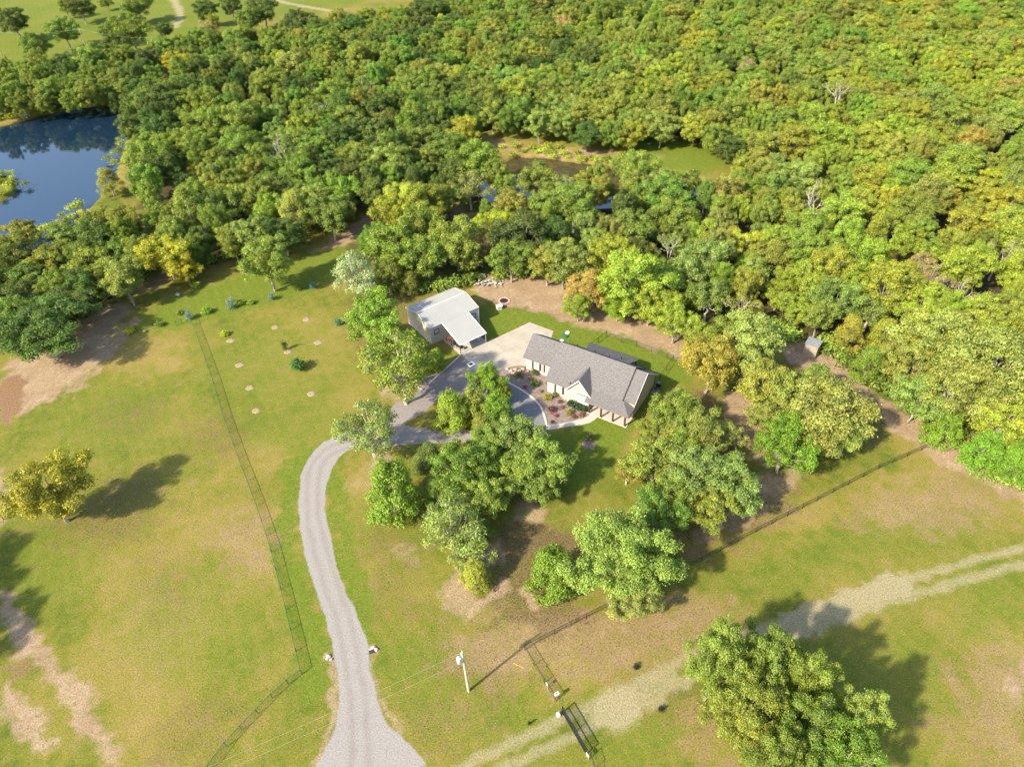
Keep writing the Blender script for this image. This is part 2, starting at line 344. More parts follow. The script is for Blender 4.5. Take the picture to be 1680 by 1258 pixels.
# forest floor
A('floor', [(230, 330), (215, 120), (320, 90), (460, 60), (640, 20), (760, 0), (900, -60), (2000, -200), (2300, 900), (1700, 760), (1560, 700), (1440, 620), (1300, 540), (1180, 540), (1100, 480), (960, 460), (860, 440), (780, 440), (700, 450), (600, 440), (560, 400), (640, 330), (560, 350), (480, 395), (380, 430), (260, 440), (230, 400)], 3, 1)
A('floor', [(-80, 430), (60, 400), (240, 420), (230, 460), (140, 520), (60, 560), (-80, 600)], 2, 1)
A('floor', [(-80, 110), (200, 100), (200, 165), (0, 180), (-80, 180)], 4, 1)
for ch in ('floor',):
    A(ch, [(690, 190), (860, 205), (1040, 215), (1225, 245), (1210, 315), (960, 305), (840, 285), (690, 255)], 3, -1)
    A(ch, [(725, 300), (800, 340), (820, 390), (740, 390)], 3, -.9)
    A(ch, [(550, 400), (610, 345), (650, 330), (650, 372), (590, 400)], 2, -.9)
# ponds
POND1 = [(-120, 222), (0, 207), (60, 190), (125, 176), (192, 171), (204, 205), (205, 235), (192, 262), (185, 285), (150, 330), (120, 385), (60, 410), (-40, 420), (-140, 400)]
POND2 = [(835, 257), (880, 255), (945, 265), (1010, 275), (1090, 280), (1150, 290), (1165, 308), (1100, 335), (1000, 340), (900, 338), (800, 330), (775, 305), (810, 282)]
POND3 = [(1118, 284), (1150, 292), (1180, 312), (1165, 318), (1135, 302)]
A('wet', POND1, 1.0, 1, .5); A('wet', POND2, 1.0, 1, .5)
A('wet', [(-60, 280), (12, 284), (30, 296), (22, 316), (0, 332), (-60, 345)], 1.0, -1, .4)
GZ = -1.6*CH['wet']
GZ += .10*(vnoise(P2, 9, 31)-.5)*(1-CH['drive'])*np.clip((P2[:, 1]-150)/60, 0, 1)

# faces partition
q = np.arange(NX*NY).reshape(NY, NX)
F = np.stack([q[:-1, :-1].ravel(), q[:-1, 1:].ravel(), q[1:, 1:].ravel(), q[1:, :-1].ravel()], 1)
FC = P2[F].mean(1)
def fmask(poly, jit=.35): return inside(FC+JIT[F[:, 0]]*jit, poly)
on_drive = fmask(drive_w) & ~fmask(isl_w)
fr_l, fr_r = fw+nn*2.1, fw-nn*2.1
on_field = fmask(np.vstack([fr_l, fr_r[::-1]])) & ~on_drive
V3 = np.column_stack([P2, GZ])

def ground_material():
    m = bpy.data.materials.new('earth_and_grass'); m.use_nodes = True; t = m.node_tree; b = t.nodes['Principled BSDF']
    b.inputs['Roughness'].default_value = .95; b.inputs['Specular IOR Level'].default_value = .08
    tc = t.nodes.new('ShaderNodeTexCoord')
    def noise(s, det=5, rough=.6, dist=0, vec=None):
        n = t.nodes.new('ShaderNodeTexNoise'); n.inputs['Scale'].default_value = s; n.inputs['Detail'].default_value = det
        n.inputs['Roughness'].default_value = rough; n.inputs['Distortion'].default_value = dist
        t.links.new(vec or tc.outputs['Object'], n.inputs['Vector']); return n.outputs['Fac']
    def math_(op, a, b2=None, clamp=False):
        n = t.nodes.new('ShaderNodeMath'); n.operation = op; n.use_clamp = clamp
        for i, v in enumerate((a, b2)):
            if v is None: continue
            if isinstance(v, (int, float)): n.inputs[i].default_value = v
            else: t.links.new(v, n.inputs[i])
        return n.outputs[0]
    def ramp(f, stops):
        n = t.nodes.new('ShaderNodeValToRGB'); e = n.color_ramp.elements
        while len(e) < len(stops): e.new(.5)
        for k, (p, c) in enumerate(stops): e[k].position = p; e[k].color = (*c, 1)
        t.links.new(f, n.inputs[0]); return n.outputs[0]
    def mixc(f, a, c, blend='MIX'):
        n = t.nodes.new('ShaderNodeMix'); n.data_type = 'RGBA'; n.blend_type = blend
        if isinstance(f, (int, float)): n.inputs[0].default_value = f
        else: t.links.new(f, n.inputs[0])
        for i, v in ((6, a), (7, c)):
            if isinstance(v, tuple): n.inputs[i].default_value = (*v, 1)
            else: t.links.new(v, n.inputs[i])
        return n.outputs[2]
    n_f = noise(5.2, 5, .8); n_m = noise(1.6, 6, .7); n_l = noise(.22, 5, .6); n_xl = noise(.06, 3, .5); n_x = noise(3.5, 8, .8, .4)
    def fac(name, k=.55, gain=2.2, src=None):
        a = attr_node(t, name).outputs['Fac']
        v = math_('ADD', math_('MULTIPLY', math_('SUBTRACT', a, .5), gain), .5)
        v = math_('ADD', v, math_('MULTIPLY', math_('SUBTRACT', src or n_x, .5), k*4))
        # keep zero where the mask is zero
        return math_('MULTIPLY', math_('MINIMUM', math_('MAXIMUM', v, 0), 1), math_('MINIMUM', math_('MULTIPLY', a, 5), 1))
    soft = lambda name: attr_node(t, name).outputs['Fac']
    n_s = noise(.55, 7, .75, .6)
    gtone = math_('ADD', math_('MULTIPLY', soft('straw'), .46), math_('SUBTRACT', math_('ADD', math_('MULTIPLY', n_l, .55), math_('ADD', math_('MULTIPLY', n_s, .75), math_('MULTIPLY', n_x, .35))), .50), True)
    grass = ramp(gtone, [(.20, (.066, .094, .012)), (.40, (.118, .128, .018)), (.60, (.172, .147, .031)), (.86, (.232, .168, .062))])
    lush = ramp(n_m, [(.3, (.062, .100, .011)), (.7, (.128, .165, .017))])
    col = mixc(math_('MULTIPLY', soft('lush'), .92), grass, lush)
    # mowing lines along the fence
    rot = t.nodes.new('ShaderNodeMapping'); rot.inputs['Rotation'].default_value = (0, 0, math.pi/2-math.atan2(*(G(369, 690)-G(446, 905))[1::-1])); t.links.new(tc.outputs['Object'], rot.inputs['Vector'])
    wv = t.nodes.new('ShaderNodeTexWave'); wv.inputs['Scale'].default_value = .16; wv.inputs['Distortion'].default_value = 3.5; wv.inputs['Detail'].default_value = 3; wv.inputs['Detail Scale'].default_value = .3; t.links.new(rot.outputs[0], wv.inputs['Vector'])
    col = mixc(math_('MULTIPLY', math_('SUBTRACT', wv.outputs['Fac'], .45, True), .13), col, (.235, .205, .045))
    thatch = ramp(n_x, [(.40, (.135, .095, .045)), (.62, (.22, .165, .085))])
    tf = math_('MULTIPLY', math_('MULTIPLY', math_('SUBTRACT', math_('ADD', n_s, math_('MULTIPLY', n_x, .5)), .78), 5.0, True), math_('SUBTRACT', .62, math_('MULTIPLY', soft('lush'), .45)))
    col = mixc(tf, col, thatch)
    n_d = noise(4.2, 2, .5)
    spk = math_('MULTIPLY', math_('MULTIPLY', math_('SUBTRACT', n_d, .57), 16, True), math_('MINIMUM', math_('MULTIPLY', soft('litter_brown'), 1.1), .85))
    brown = ramp(n_x, [(.38, (.055, .032, .022)), (.62, (.17, .115, .065))])
    col = mixc(math_('MULTIPLY', fac('litter_brown', .34, 1.25, n_s), .72), col, brown)
    col = mixc(spk, col, (.055, .035, .028))
    dirt = ramp(math_('ADD', math_('MULTIPLY', n_m, .5), math_('MULTIPLY', n_l, .5)), [(.25, (.155, .105, .060)), (.50, (.255, .182, .112)), (.75, (.40, .31, .21))])
    col = mixc(fac('dirt', .42, 1.4, math_('ADD', math_('MULTIPLY', n_s, .55), math_('MULTIPLY', n_x, .45))), col, dirt)
    col = mixc(fac('clay', .35), col, ramp(n_x, [(.35, (.13, .075, .042)), (.65, (.235, .145, .08))]))
    grav = ramp(n_x, [(.3, (.185, .155, .080)), (.7, (.33, .285, .18))])
    col = mixc(math_('MULTIPLY', fac('gravel', .32, 1.15, math_('ADD', math_('MULTIPLY', n_s, .5), math_('MULTIPLY', n_x, .5))), .88), col, grav)
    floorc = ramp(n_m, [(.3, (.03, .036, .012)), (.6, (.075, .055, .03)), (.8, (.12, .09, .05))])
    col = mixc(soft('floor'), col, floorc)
    # fine speckle: tufts and blades
    sp = ramp(n_f, [(.32, (.46, .48, .50)), (.50, (1, 1, 1)), (.68, (1.50, 1.45, 1.30))])
    col = mixc(.9, col, sp, 'MULTIPLY')
    # driveway: crushed rock, browner near the workshop, bluish in the turnaround
    sx = t.nodes.new('ShaderNodeSeparateXYZ'); t.links.new(tc.outputs['Object'], sx.inputs[0])
    n_g = math_('ADD', math_('MULTIPLY', n_f, .6), math_('MULTIPLY', n_s, .4))
    dr = ramp(n_g, [(.25, (.195, .176, .158)), (.5, (.245, .227, .210)), (.78, (.300, .282, .266))])
    bl = math_('MULTIPLY', math_('MULTIPLY', math_('SUBTRACT', sx.outputs['X'], -6.0), .22, True), 1.0)
    dr = mixc(math_('MULTIPLY', bl, .9), dr, ramp(n_x, [(.3, (.115, .122, .135)), (.7, (.20, .208, .222))]))
    br = math_('MULTIPLY', math_('MULTIPLY', math_('SUBTRACT', sx.outputs['Y'], 80.0), .14, True), math_('SUBTRACT', 1.0, bl))
    dr = mixc(math_('MULTIPLY', br, .6), dr, ramp(n_x, [(.3, (.125, .095, .082)), (.7, (.22, .185, .17))]))
    rut = soft('rut'); dr = mixc(math_('MULTIPLY', math_('MULTIPLY', rut, math_('ADD', n_s, .3, True)), .75), dr, (.19, .16, .14))
    dr = mixc(.55, dr, ramp(n_f, [(.32, (.62, .61, .60)), (.5, (1, 1, 1)), (.7, (1.30, 1.28, 1.25))]), 'MULTIPLY')
    dr = mixc(math_('MULTIPLY', math_('SUBTRACT', n_s, .46, True), 1.5), dr, (.165, .140, .118))
    col = mixc(fac('drive', .30, 2.6, math_('ADD', math_('MULTIPLY', n_s, .5), math_('MULTIPLY', n_f, .5))), col, dr)
    col = mixc(soft('wet'), col, (.035, .03, .018))
    t.links.new(col, b.inputs['Base Color'])
    bp = t.nodes.new('ShaderNodeBump'); bp.inputs['Strength'].default_value = .55; bp.inputs['Distance'].default_value = .12
    t.links.new(math_('ADD', n_f, n_x), bp.inputs['Height']); t.links.new(bp.outputs[0], b.inputs['Normal'])
    return m
# wheel ruts of the driveway
CH['rut'] = np.zeros(NP)
CEN = smooth(W([(590, 1300), (590, 1230), (588, 1160), (580, 1100), (573, 1050), (558, 1000), (540, 950), (526, 900), (513, 850), (512, 790), (520, 757), (548, 733), (600, 722), (690, 716), (770, 714)])[:, :2], 3)
tg = np.gradient(CEN, axis=0); n2 = np.stack([-tg[:, 1], tg[:, 0]], 1); n2 /= np.linalg.norm(n2, axis=1)[:, None]
for off in (-.8, .8):
    qq = CEN+n2*off; idx = box_mask(qq, 2); d = seg_dist(P2[idx]+JIT[idx]*.3, qq); CH['rut'][idx] = np.maximum(CH['rut'][idx], np.clip(1-d/.55, 0, 1))
GM = ground_material()
def grid_object(name, sel, **kw):
    f = F[sel]; used, inv = np.unique(f, return_inverse=True); f2 = inv.reshape(f.shape)
    me = bpy.data.meshes.new(name); me.vertices.add(len(used)); me.vertices.foreach_set('co', V3[used].astype(np.float32).ravel())
    me.loops.add(f2.size); me.loops.foreach_set('vertex_index', f2.astype(np.int32).ravel())
    me.polygons.add(len(f2)); me.polygons.foreach_set('loop_start', (np.arange(len(f2))*4).astype(np.int32))
    me.update(calc_edges=True)
    for k, v in CH.items():
        a = me.attributes.new(k, 'FLOAT', 'POINT'); a.data.foreach_set('value', v[used].astype(np.float32))
    me.materials.append(GM); me.shade_smooth()
    o = bpy.data.objects.new(name, me); COL.objects.link(o)
    for k, v in kw.items(): o[k] = v
    return o
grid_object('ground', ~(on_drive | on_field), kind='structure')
grid_object('driveway', on_drive, kind='structure')
grid_object('field_road', on_field, kind='structure')

# water
def water_material():
    m = bpy.data.materials.new('pond_water'); m.use_nodes = True; t = m.node_tree; b = t.nodes['Principled BSDF']
    b.inputs['Base Color'].default_value = (.006, .018, .038, 1); b.inputs['Roughness'].default_value = .04; b.inputs['IOR'].default_value = 1.55
    b.inputs['Specular IOR Level'].default_value = 1.0
    tc = t.nodes.new('ShaderNodeTexCoord'); n = t.nodes.new('ShaderNodeTexNoise'); n.inputs['Scale'].default_value = 1.2; n.inputs['Detail'].default_value = 4
    t.links.new(tc.outputs['Object'], n.inputs['Vector']); bp = t.nodes.new('ShaderNodeBump'); bp.inputs['Strength'].default_value = .12; bp.inputs['Distance'].default_value = .05
    t.links.new(n.outputs['Fac'], bp.inputs['Height']); t.links.new(bp.outputs[0], b.inputs['Normal'])
    return m
M['water'] = water_material()
def flat(name, pts_w, z, m, **kw):
    mb = MB(); mb.add([(p[0], p[1], z) for p in pts_w], [tuple(range(len(pts_w)))]); return mb.build(name, m, **kw)
def grow(w2, d):
    c = w2.mean(0); v = w2-c; return c+v*(1+d/np.linalg.norm(v, axis=1))[:, None]
flat('pond_water', grow(smooth(W(POND1)[:, :2], 2, True), 5), -.55, 'water', kind='structure')
M['brown_reflect_water'] = M['water'].copy(); M['brown_reflect_water'].node_tree.nodes['Principled BSDF'].inputs['Base Color'].default_value = (.060, .046, .022, 1)  # brown of the reflected far trees put into the water's base colour
flat('pond_water', grow(smooth(W(POND2)[:, :2], 2, True), 4), -.55, 'brown_reflect_water', kind='structure')

# ---------------------------------------------------------------- hard surfaces by the house
def sheet(name, px, top, m, th=.06, **kw):
    """slab whose top lies at height top, with joints as real grooves where asked"""
    w2 = W(px)[:, :2]; mb = MB(); mb.slab([(p[0], p[1], top) for p in w2], th); return mb.build(name, m, **kw)
PAD = [(868.6, 529), (908, 543.4), (905, 553), (900, 575), (862, 601), (851, 600), (838, 602), (826, 605), (811, 612), (771, 595), (757, 582), (742, 569), (770, 553), (798.6, 562)]
padw = W(PAD)[:, :2]
HX, HY, HYAW = 18.0, 80.66, R(-31.97)
SX, SY, SYAW = -14.58, 103.61, R(35.87)
def tol(p, o, a):
    d = np.array(p)[:2]-o; return np.array([d@[math.cos(a), math.sin(a)], d@[-math.sin(a), math.cos(a)]])
def clip_half(poly, n, c):
    out = []
    for i in range(len(poly)):
        a, b = poly[i], poly[(i+1) % len(poly)]; da, db = a@n-c, b@n-c
        if da <= 0: out.append(a)
        if da*db < 0: out.append(a+(b-a)*(da/(da-db)))
    return out
# the pad is poured in square panels with open joints: each panel is a piece
pad_root = thing('concrete_pad', 'pale concrete parking pad between the workshop and the garage', 'parking pad', (*padw.mean(0), 0))
pad_root['kind'] = 'structure'
del pad_root['category']
ax = np.array([math.cos(SYAW-R(2)), math.sin(SYAW-R(2))]); ay = np.array([-ax[1], ax[0]]); cw = padw.mean(0)
for i in range(-5, 5):
    for j in range(-5, 5):
        poly = [p.copy() for p in padw]; g = .012; s_ = 3.6
        # split a possibly concave outline: clip the cell by the outline's ear polygons
        cell = [cw+ax*(i*s_+g)+ay*(j*s_+g), cw+ax*((i+1)*s_-g)+ay*(j*s_+g), cw+ax*((i+1)*s_-g)+ay*((j+1)*s_-g), cw+ax*(i*s_+g)+ay*((j+1)*s_-g)]
        q2 = [p.copy() for p in padw]
        for n_, a_ in ((ax, cell[1]@ax), (-ax, -(cell[0]@ax)), (ay, cell[2]@ay), (-ay, -(cell[0]@ay))):
            q2 = clip_half(q2, n_, a_)
            if len(q2) < 3: break
        if len(q2) < 3: continue
        qa = np.array(q2); area_ = abs(np.sum(qa[:, 0]*np.roll(qa[:, 1], -1)-np.roll(qa[:, 0], -1)*qa[:, 1]))/2
        if area_ < .3: continue
        c0 = padw.mean(0); mb = MB(); mb.slab([(p[0]-c0[0], p[1]-c0[1], .05+random.uniform(-.002, .002)) for p in q2], .05); mb.build('concrete_panel', 'concrete', pad_root)
BED = [(811, 613), (826, 606), (851, 601), (870, 606), (896, 615), (896, 632), (928, 652), (931, 660), (966, 678), (966, 684), (940, 691.5), (903, 696.5), (897.5, 696), (893, 678), (884, 661), (863, 643), (836, 628)]
sheet('garden_bed', BED, .05, 'mulch', .05, kind='structure')
WALK = [(897, 697), (920, 695), (940, 691), (956, 687), (965, 682.5), (971, 678), (981, 684), (976, 689), (968, 693.5), (955, 697), (940, 699), (920, 702), (903, 705), (899, 706)]
sheet('front_walk', smooth(np.array(WALK), 0), .07, 'walk', .07, kind='structure')
def kerb(name, px, wd, h, m, sm=2, **kw):
    c = smooth(W(px)[:, :2], sm) if len(px) > 2 else W(px)[:, :2]
    tg = np.gradient(c, axis=0); n3 = np.stack([-tg[:, 1], tg[:, 0]], 1); n3 /= np.linalg.norm(n3, axis=1)[:, None]
    a, b = c+n3*wd/2, c-n3*wd/2; mb = MB()
    for i in range(len(c)-1): mb.slab([(*a[i], h), (*b[i], h), (*b[i+1], h), (*a[i+1], h)], h+.03)
    return mb.build(name, m, **kw)
kerb('kerb', [(808, 616), (836, 628.7), (862, 643.7), (883.5, 661), (892, 678), (897.5, 699.5), (896, 708), (889, 715)], .30, .13, 'kerb', kind='structure')
tag(kerb('edging_strip', [(756, 583), (704, 630)], .22, .16, 'kerb'), 'pale straight concrete edging along the lawn from the carport to the driveway bend', 'edging')
tag(kerb('edging_log', [(723, 613), (700, 620), (680, 627)], .28, .22, 'weathered'), 'pale log edging the small bed beneath the open oak', 'log')
tag(kerb('edging_log', [(680, 632), (694, 640)], .24, .2, 'weathered'), 'short pale log lying at the foot of the open oak by the driveway', 'log')
sheet('mulch_bed', [(681, 628), (722, 614), (706, 629), (693, 640)], .04, 'mulch', .04, kind='structure')

# ================================================================ HOUSE
house = thing('house', 'single storey brick house with grey shingle roof, front gable and corner porch', 'house', (HX, HY, 0), HYAW)
def part(mb, name, m, parent=house, **kw): return mb.build(name, m, parent, **kw)
E = 3.0; VF, VB, VR, ZR = .9, 11.8, 6.35, 7.3; SLP = (ZR-E)/(VR-VF)
# slab/foundation
mb = MB(); mb.box((-5.6-0, 6.95, .05), (11.2, 8.7, .14)); mb.box((-13.1, 6.35, .05), (3.9, 9.9, .14)); part(mb, 'foundation', 'concrete')
mb = MB(); mb.slab([(-7.0, -.02, .12), (.06, -.02, .12), (.06, 2.58, .12), (-7.0, 2.58, .12)], .12); part(mb, 'porch_floor', 'walk')
# walls: boxes butted end to end
def wall(name, a, b, z0, z1, m, th=.2, parent=house):
    a = np.array(a, float); b = np.array(b, float); d = b-a; L = np.linalg.norm(d); ang = math.atan2(d[1], d[0]); c = (a+b)/2
    mb = MB(); mb.box((c[0], c[1], (z0+z1)/2), (L, th, z1-z0), ang); return mb.build(name, m, parent)
wall('front_wall', (-15.0, 1.5), (-11.1, 1.5), .1, 2.95, 'brick')
wall('entry_wall', (-11.1, .98), (-6.9, .98), .1, 2.98, 'stone_wall')
wall('entry_side_wall', (-6.98, 1.08), (-6.98, 2.7), .12, 2.9, 'stone_wall')
wall('entry_side_wall', (-11.0, 1.08), (-11.0, 1.4), .12, 2.9, 'brick')
wall('porch_wall', (-6.88, 2.7), (0, 2.7), .12, 3.6, 'stone_wall')
mb = MB()   # right gable end wall
mb.slab([(0, 2.82, 0), (0, 11.3, 0), (0, 11.3, 3.05), (0, VR, 6.85), (0, 2.82, 4.15)], .2, (-1, 0, 0)); part(mb, 'gable_wall', 'siding')
mb = MB()   # left gable end of the main block
mb.slab([(-15.1, 1.4, .1), (-15.1, 11.3, .1), (-15.1, 11.3, 3.2), (-15.1, VR, 7.05), (-15.1, 1.4, 3.2)], .2, (1, 0, 0)); part(mb, 'gable_wall', 'brick')
wall('back_wall', (-14.9, 11.2), (-.2, 11.2), .1, 3.2, 'siding')
mb = MB(); mb.slab([(-11.1, .9, 2.98), (-6.7, .9, 2.98), (-8.9, .9, 5.6)], .16, (0, 1, 0)); part(mb, 'entry_gable_wall', 'stone_wall')
# garage block
wall('garage_wall', (-21.2, 4.95), (-15.3, 4.95), .05, 3.0, 'brick')
wall('garage_wall', (-15.4, 10.85), (-21.2, 10.85), .05, 3.0, 'brick')
mb = MB(); mb.slab([(-21.2, 5.06, .05), (-21.2, 10.74, .05), (-21.2, 10.74, 3.0), (-21.2, 7.9, 5.35), (-21.2, 5.06, 3.0)], .2, (1, 0, 0)); part(mb, 'garage_gable_wall', 'brick')
mb = MB(); mb.box((-21.25, 7.9, 1.35), (.06, 4.6, 2.4)); gd = part(mb, 'garage_door', 'white_trim')
for k in range(4):
    mb = MB(); mb.box((-21.29, 7.9, .5+k*.58), (.03, 4.5, .52)); part(mb, 'door_panel', 'white_trim', gd)
# roofs
TH = .2
def zf(v): return E+(v-VF)*SLP
mb = MB()
mb.slab([(-15.3, VF, E), (-11.0, VF, E), (-11.0, 1.8, zf(1.8)), (-1.75, 1.8, zf(1.8)), (-1.75, VR, ZR), (-15.3, VR, ZR)], TH)
mb.slab([(-15.3, VR, ZR), (-1.75, VR, ZR), (-1.75, VB, E), (-15.3, VB, E)], TH)
roof = part(mb, 'roof', 'shingle')
d_ = .32
mb = MB()
mb.slab([(-1.745, 2.1, zf(2.1)-d_), (.35, 2.1, zf(2.1)-d_), (.35, VR, ZR-d_), (-1.745, VR, ZR-d_)], TH)
mb.slab([(-1.745, VR, ZR-d_), (.35, VR, ZR-d_), (.35, VB, E-d_+.1), (-1.745, VB, E-d_+.1)], TH)
part(mb, 'side_roof', 'shingle')
mb = MB(); zc = zf(1.8)-.01; ve, ze = -.38, 2.76
mb.slab([(-7.3, ve, ze), (.38, ve, ze), (-1.6, 1.80, zc), (-7.3, 1.80, zc)], .16)
mb.slab([(.381, ve, ze), (.381, 2.45, ze), (.381, 2.5, ze+.05), (-1.25, 2.12, zc-.1), (-1.599, 1.80, zc)], .16)
part(mb, 'porch_roof', 'shingle')
mb = MB(); mb.slab([(-1.2, 2.14, 3.6), (.30, 2.14, 2.75), (.30, 2.14, zf(2.14)-d_-.21), (-1.2, 2.14, zf(2.14)-d_-.21)], .1, (0, 1, 0)); part(mb, 'porch_end_wall', 'siding')
def gut(pts, w_=.12, parent=None, m='gutter', name='gutter'):
    mb = MB()
    for a, b in zip(pts[:-1], pts[1:]): mb.tube(a, b, w_/2, n=4)
    return part(mb, name, m)
gut([(-7.3, ve-.05, ze-.1), (.42, ve-.05, ze-.1), (.42, 2.4, ze-.1)], .15)
gut([(-15.3, VF-.06, E-.12), (-11.1, VF-.06, E-.12)], .14)
gut([(-21.5, 4.3, E-.12), (-15.6, 4.3, E-.12)], .14)
mb = MB(); mb.slab([(-1.70, 1.9, zf(1.9)-.03), (-1.70, VR-.05, ZR-.04), (-1.70, VR-.05, ZR-.34), (-1.70, 1.9, zf(1.9)-.33)], .045, (1, 0, 0)); part(mb, 'roof_step', 'gutter')  # side face of the step, its shade put in as dark colour
# entry gable roof with ridge running back into the main roof
gp, gz, ge = -8.9, 5.85, (-11.3, -6.5)
sg = (gz-E)/(gp-ge[0])
mb = MB(); vend = VF+(gz-E)/SLP
mb.slab([(ge[0], .45, E), (gp, .45, gz), (gp, vend, gz), (ge[0], VF, E)], .16)
mb.slab([(gp, .45, gz), (ge[1], .45, E-.0), (ge[1], VF, E), (gp, vend, gz)], .16)
part(mb, 'entry_gable_roof', 'shingle')
mb = MB(); mb.slab([(ge[0], .40, E-.02), (gp, .40, gz-.02), (ge[1], .40, E-.02), (ge[1], .40, E-.26), (gp, .40, gz-.26), (ge[0], .40, E-.26)], .05, (0, 1, 0)); part(mb, 'rake_trim', 'white_trim')
# white rakes and frieze
mb = MB(); mb.slab([(.40, 2.1, zf(2.1)-d_-.02), (.40, VR, ZR-d_-.02), (.40, VB, E-d_+.08), (.40, VB, E-d_-.14), (.40, VR, ZR-d_-.24), (.40, 2.1, zf(2.1)-d_-.24)], .04, (-1, 0, 0)); part(mb, 'rake_trim', 'white_trim')
mb = MB(); mb.box((-3.5, -.12, 2.52), (7.0, .16, .22)); mb.box((.05, 1.3, 2.52), (.16, 2.6, .22)); part(mb, 'porch_beam', 'white_trim')
# garage roof
gv, gb, gr_, zg = 4.35, 11.46, 7.9, 5.72
mb = MB(); mb.slab([(-21.55, gv, E), (-15.32, gv, E), (-15.32, gr_, zg), (-21.55, gr_, zg)], .18); mb.slab([(-21.55, gr_, zg), (-15.32, gr_, zg), (-15.32, gb, E), (-21.55, gb, E)], .18)
part(mb, 'garage_roof', 'shingle')
# back patio roof and posts
mb = MB(); mb.slab([(-13.5, 13.9, 2.8), (-4.1, 13.9, 2.8), (-4.1, 9.75, 4.62), (-12.2, 9.75, 4.62)], .16); part(mb, 'patio_roof', 'shingle')
mb = MB(); mb.slab([(-4.08, 13.9, 2.78), (-4.08, 11.9, 3.66), (-4.08, 11.9, 3.5), (-4.08, 13.9, 2.62)], .04, (-1, 0, 0)); part(mb, 'patio_rake_trim', 'white_trim')
for u in (-13.2, -10.3, -7.3, -4.4):
    mb = MB(); mb.box((u, 13.6, 1.3), (.16, .16, 2.6)); part(mb, 'patio_post', 'post')
mb = MB(); mb.box((-8.8, 12.6, .06), (9.4, 2.6, .12)); part(mb, 'patio_floor', 'walk')
for k in range(4):
    u = -.33-k*2.09; mb = MB(); mb.box((u, .16, 1.28), (.24, .24, 2.3)); p_ = part(mb, 'porch_post', 'post')
    mb = MB(); mb.box((u, .16, .16), (.34, .34, .1)); part(mb, 'post_base', 'kerb', p_)
# windows: frame, panes, shutters
def window(u, v, z, w_, h_, shut=True, nx=2, ny=2, frame='white_trim', parent=house, off=-1, axis_='u', fw_=.07):
    mb = MB()
    def bx(mb, du, dz, ww, hh, dep, dd=0):
        if axis_ == 'u': mb.box((u+du, v+off*dd, z+dz), (ww, dep, hh))
        else: mb.box((u+off*dd, v+du, z+dz), (dep, ww, hh))
    for s_ in (-1, 1):
        bx(mb, s_*(w_/2), 0, fw_, h_+fw_, .10, .06); bx(mb, 0, s_*(h_/2), w_-fw_, fw_, .10, .06)
    fr = mb.build('window', frame, parent)
    pw, ph = (w_-fw_)/nx, (h_-fw_)/ny
    for i in range(nx):
        for j in range(ny):
            mb = MB(); bx(mb, (i-(nx-1)/2)*pw, (j-(ny-1)/2)*ph, pw-.04, ph-.04, .03, .04); mb.build('pane', 'glass', fr)
    if shut:
        for s_ in (-1, 1):
            mb = MB(); bx(mb, s_*(w_/2+.24), 0, .34, h_+.1, .05, .135); mb.build('shutter', 'shutter', parent)
    return fr
window(-19.1, 4.85, 1.65, .95, 1.5); window(-16.8, 4.85, 1.65, .95, 1.5)
window(-12.8, 1.40, 1.6, .95, 1.5)
window(-8.2, .88, 1.75, 1.9, 1.5, False, 4, 2)
mb = MB(); mb.box((-8.2, .84, 2.63), (2.3, .1, .12)); part(mb, 'window_header', 'shutter')
mb = MB(); mb.box((-8.9, .87, 4.55), (.32, .06, .55)); part(mb, 'gable_vent', 'weathered')
mb = MB(); mb.box((-9.0, .84, .62), (4.3, .1, .1)); part(mb, 'stone_ledge', 'kerb')
window(-1.6, 2.6, 1.7, 1.1, 1.4, False)
mb = MB(); mb.box((-5.2, 2.57, 1.2), (1.1, .06, 2.1)); dr_ = part(mb, 'front_door', 'shutter')
mb = MB(); mb.box((-4.75, 2.51, 1.15), (.05, .07, .2)); part(mb, 'handle', 'galv', dr_)
for (u, v, z) in ((-10, 8.6, None), (-7.2, 8.2, None), (-13.6, 9.3, None), (-6, 10.7, None)):
    zz = ZR-(v-VR)*SLP if v < 9.7 else 4.62-(v-9.75)*.44
    mb = MB(); mb.tube((u, v, zz-.2), (u, v, zz+.45), .09, n=8); part(mb, 'vent_pipe', 'dark')
mb = MB(); mb.tube((-1.0, 1.6, 2.2), (-1.0, 1.6, 2.42), .12, n=8); part(mb, 'porch_lamp', 'dark')

def hl(u, v, z=0):
    return np.array([HX+u*math.cos(HYAW)-v*math.sin(HYAW), HY+u*math.sin(HYAW)+v*math.cos(HYAW), z])
ac = thing('air_conditioner', 'dark box-shaped air conditioning unit beside the rear corner of the house', 'air conditioner', hl(.75, 10.4), HYAW)
mb = MB(); mb.box((0, 0, .42), (.85, .85, .7)); mb.build('body', 'ac', ac)
mb = MB(); mb.tube((0, 0, .77), (0, 0, .82), .36, n=12); mb.build('fan_guard', 'dark', ac)
mb = MB(); mb.box((0, 0, .03), (1.1, 1.1, .08)); mb.build('base', 'kerb', ac)
pn = thing('trash_bin', 'black wheeled bin behind white-topped screen at the rear corner', 'bin', hl(.7, 11.8), HYAW)
mb = MB(); mb.slab([(-.3, -.3, 1.0), (.3, -.3, 1.0), (.3, .3, 1.0), (-.3, .3, 1.0)], .95); mb.build('body', 'dark', pn)
mb = MB(); mb.slab([(-.34, -.36, 1.1), (.34, -.36, 1.1), (.34, .34, 1.04), (-.34, .34, 1.04)], .05); mb.build('lid', 'ac', pn)

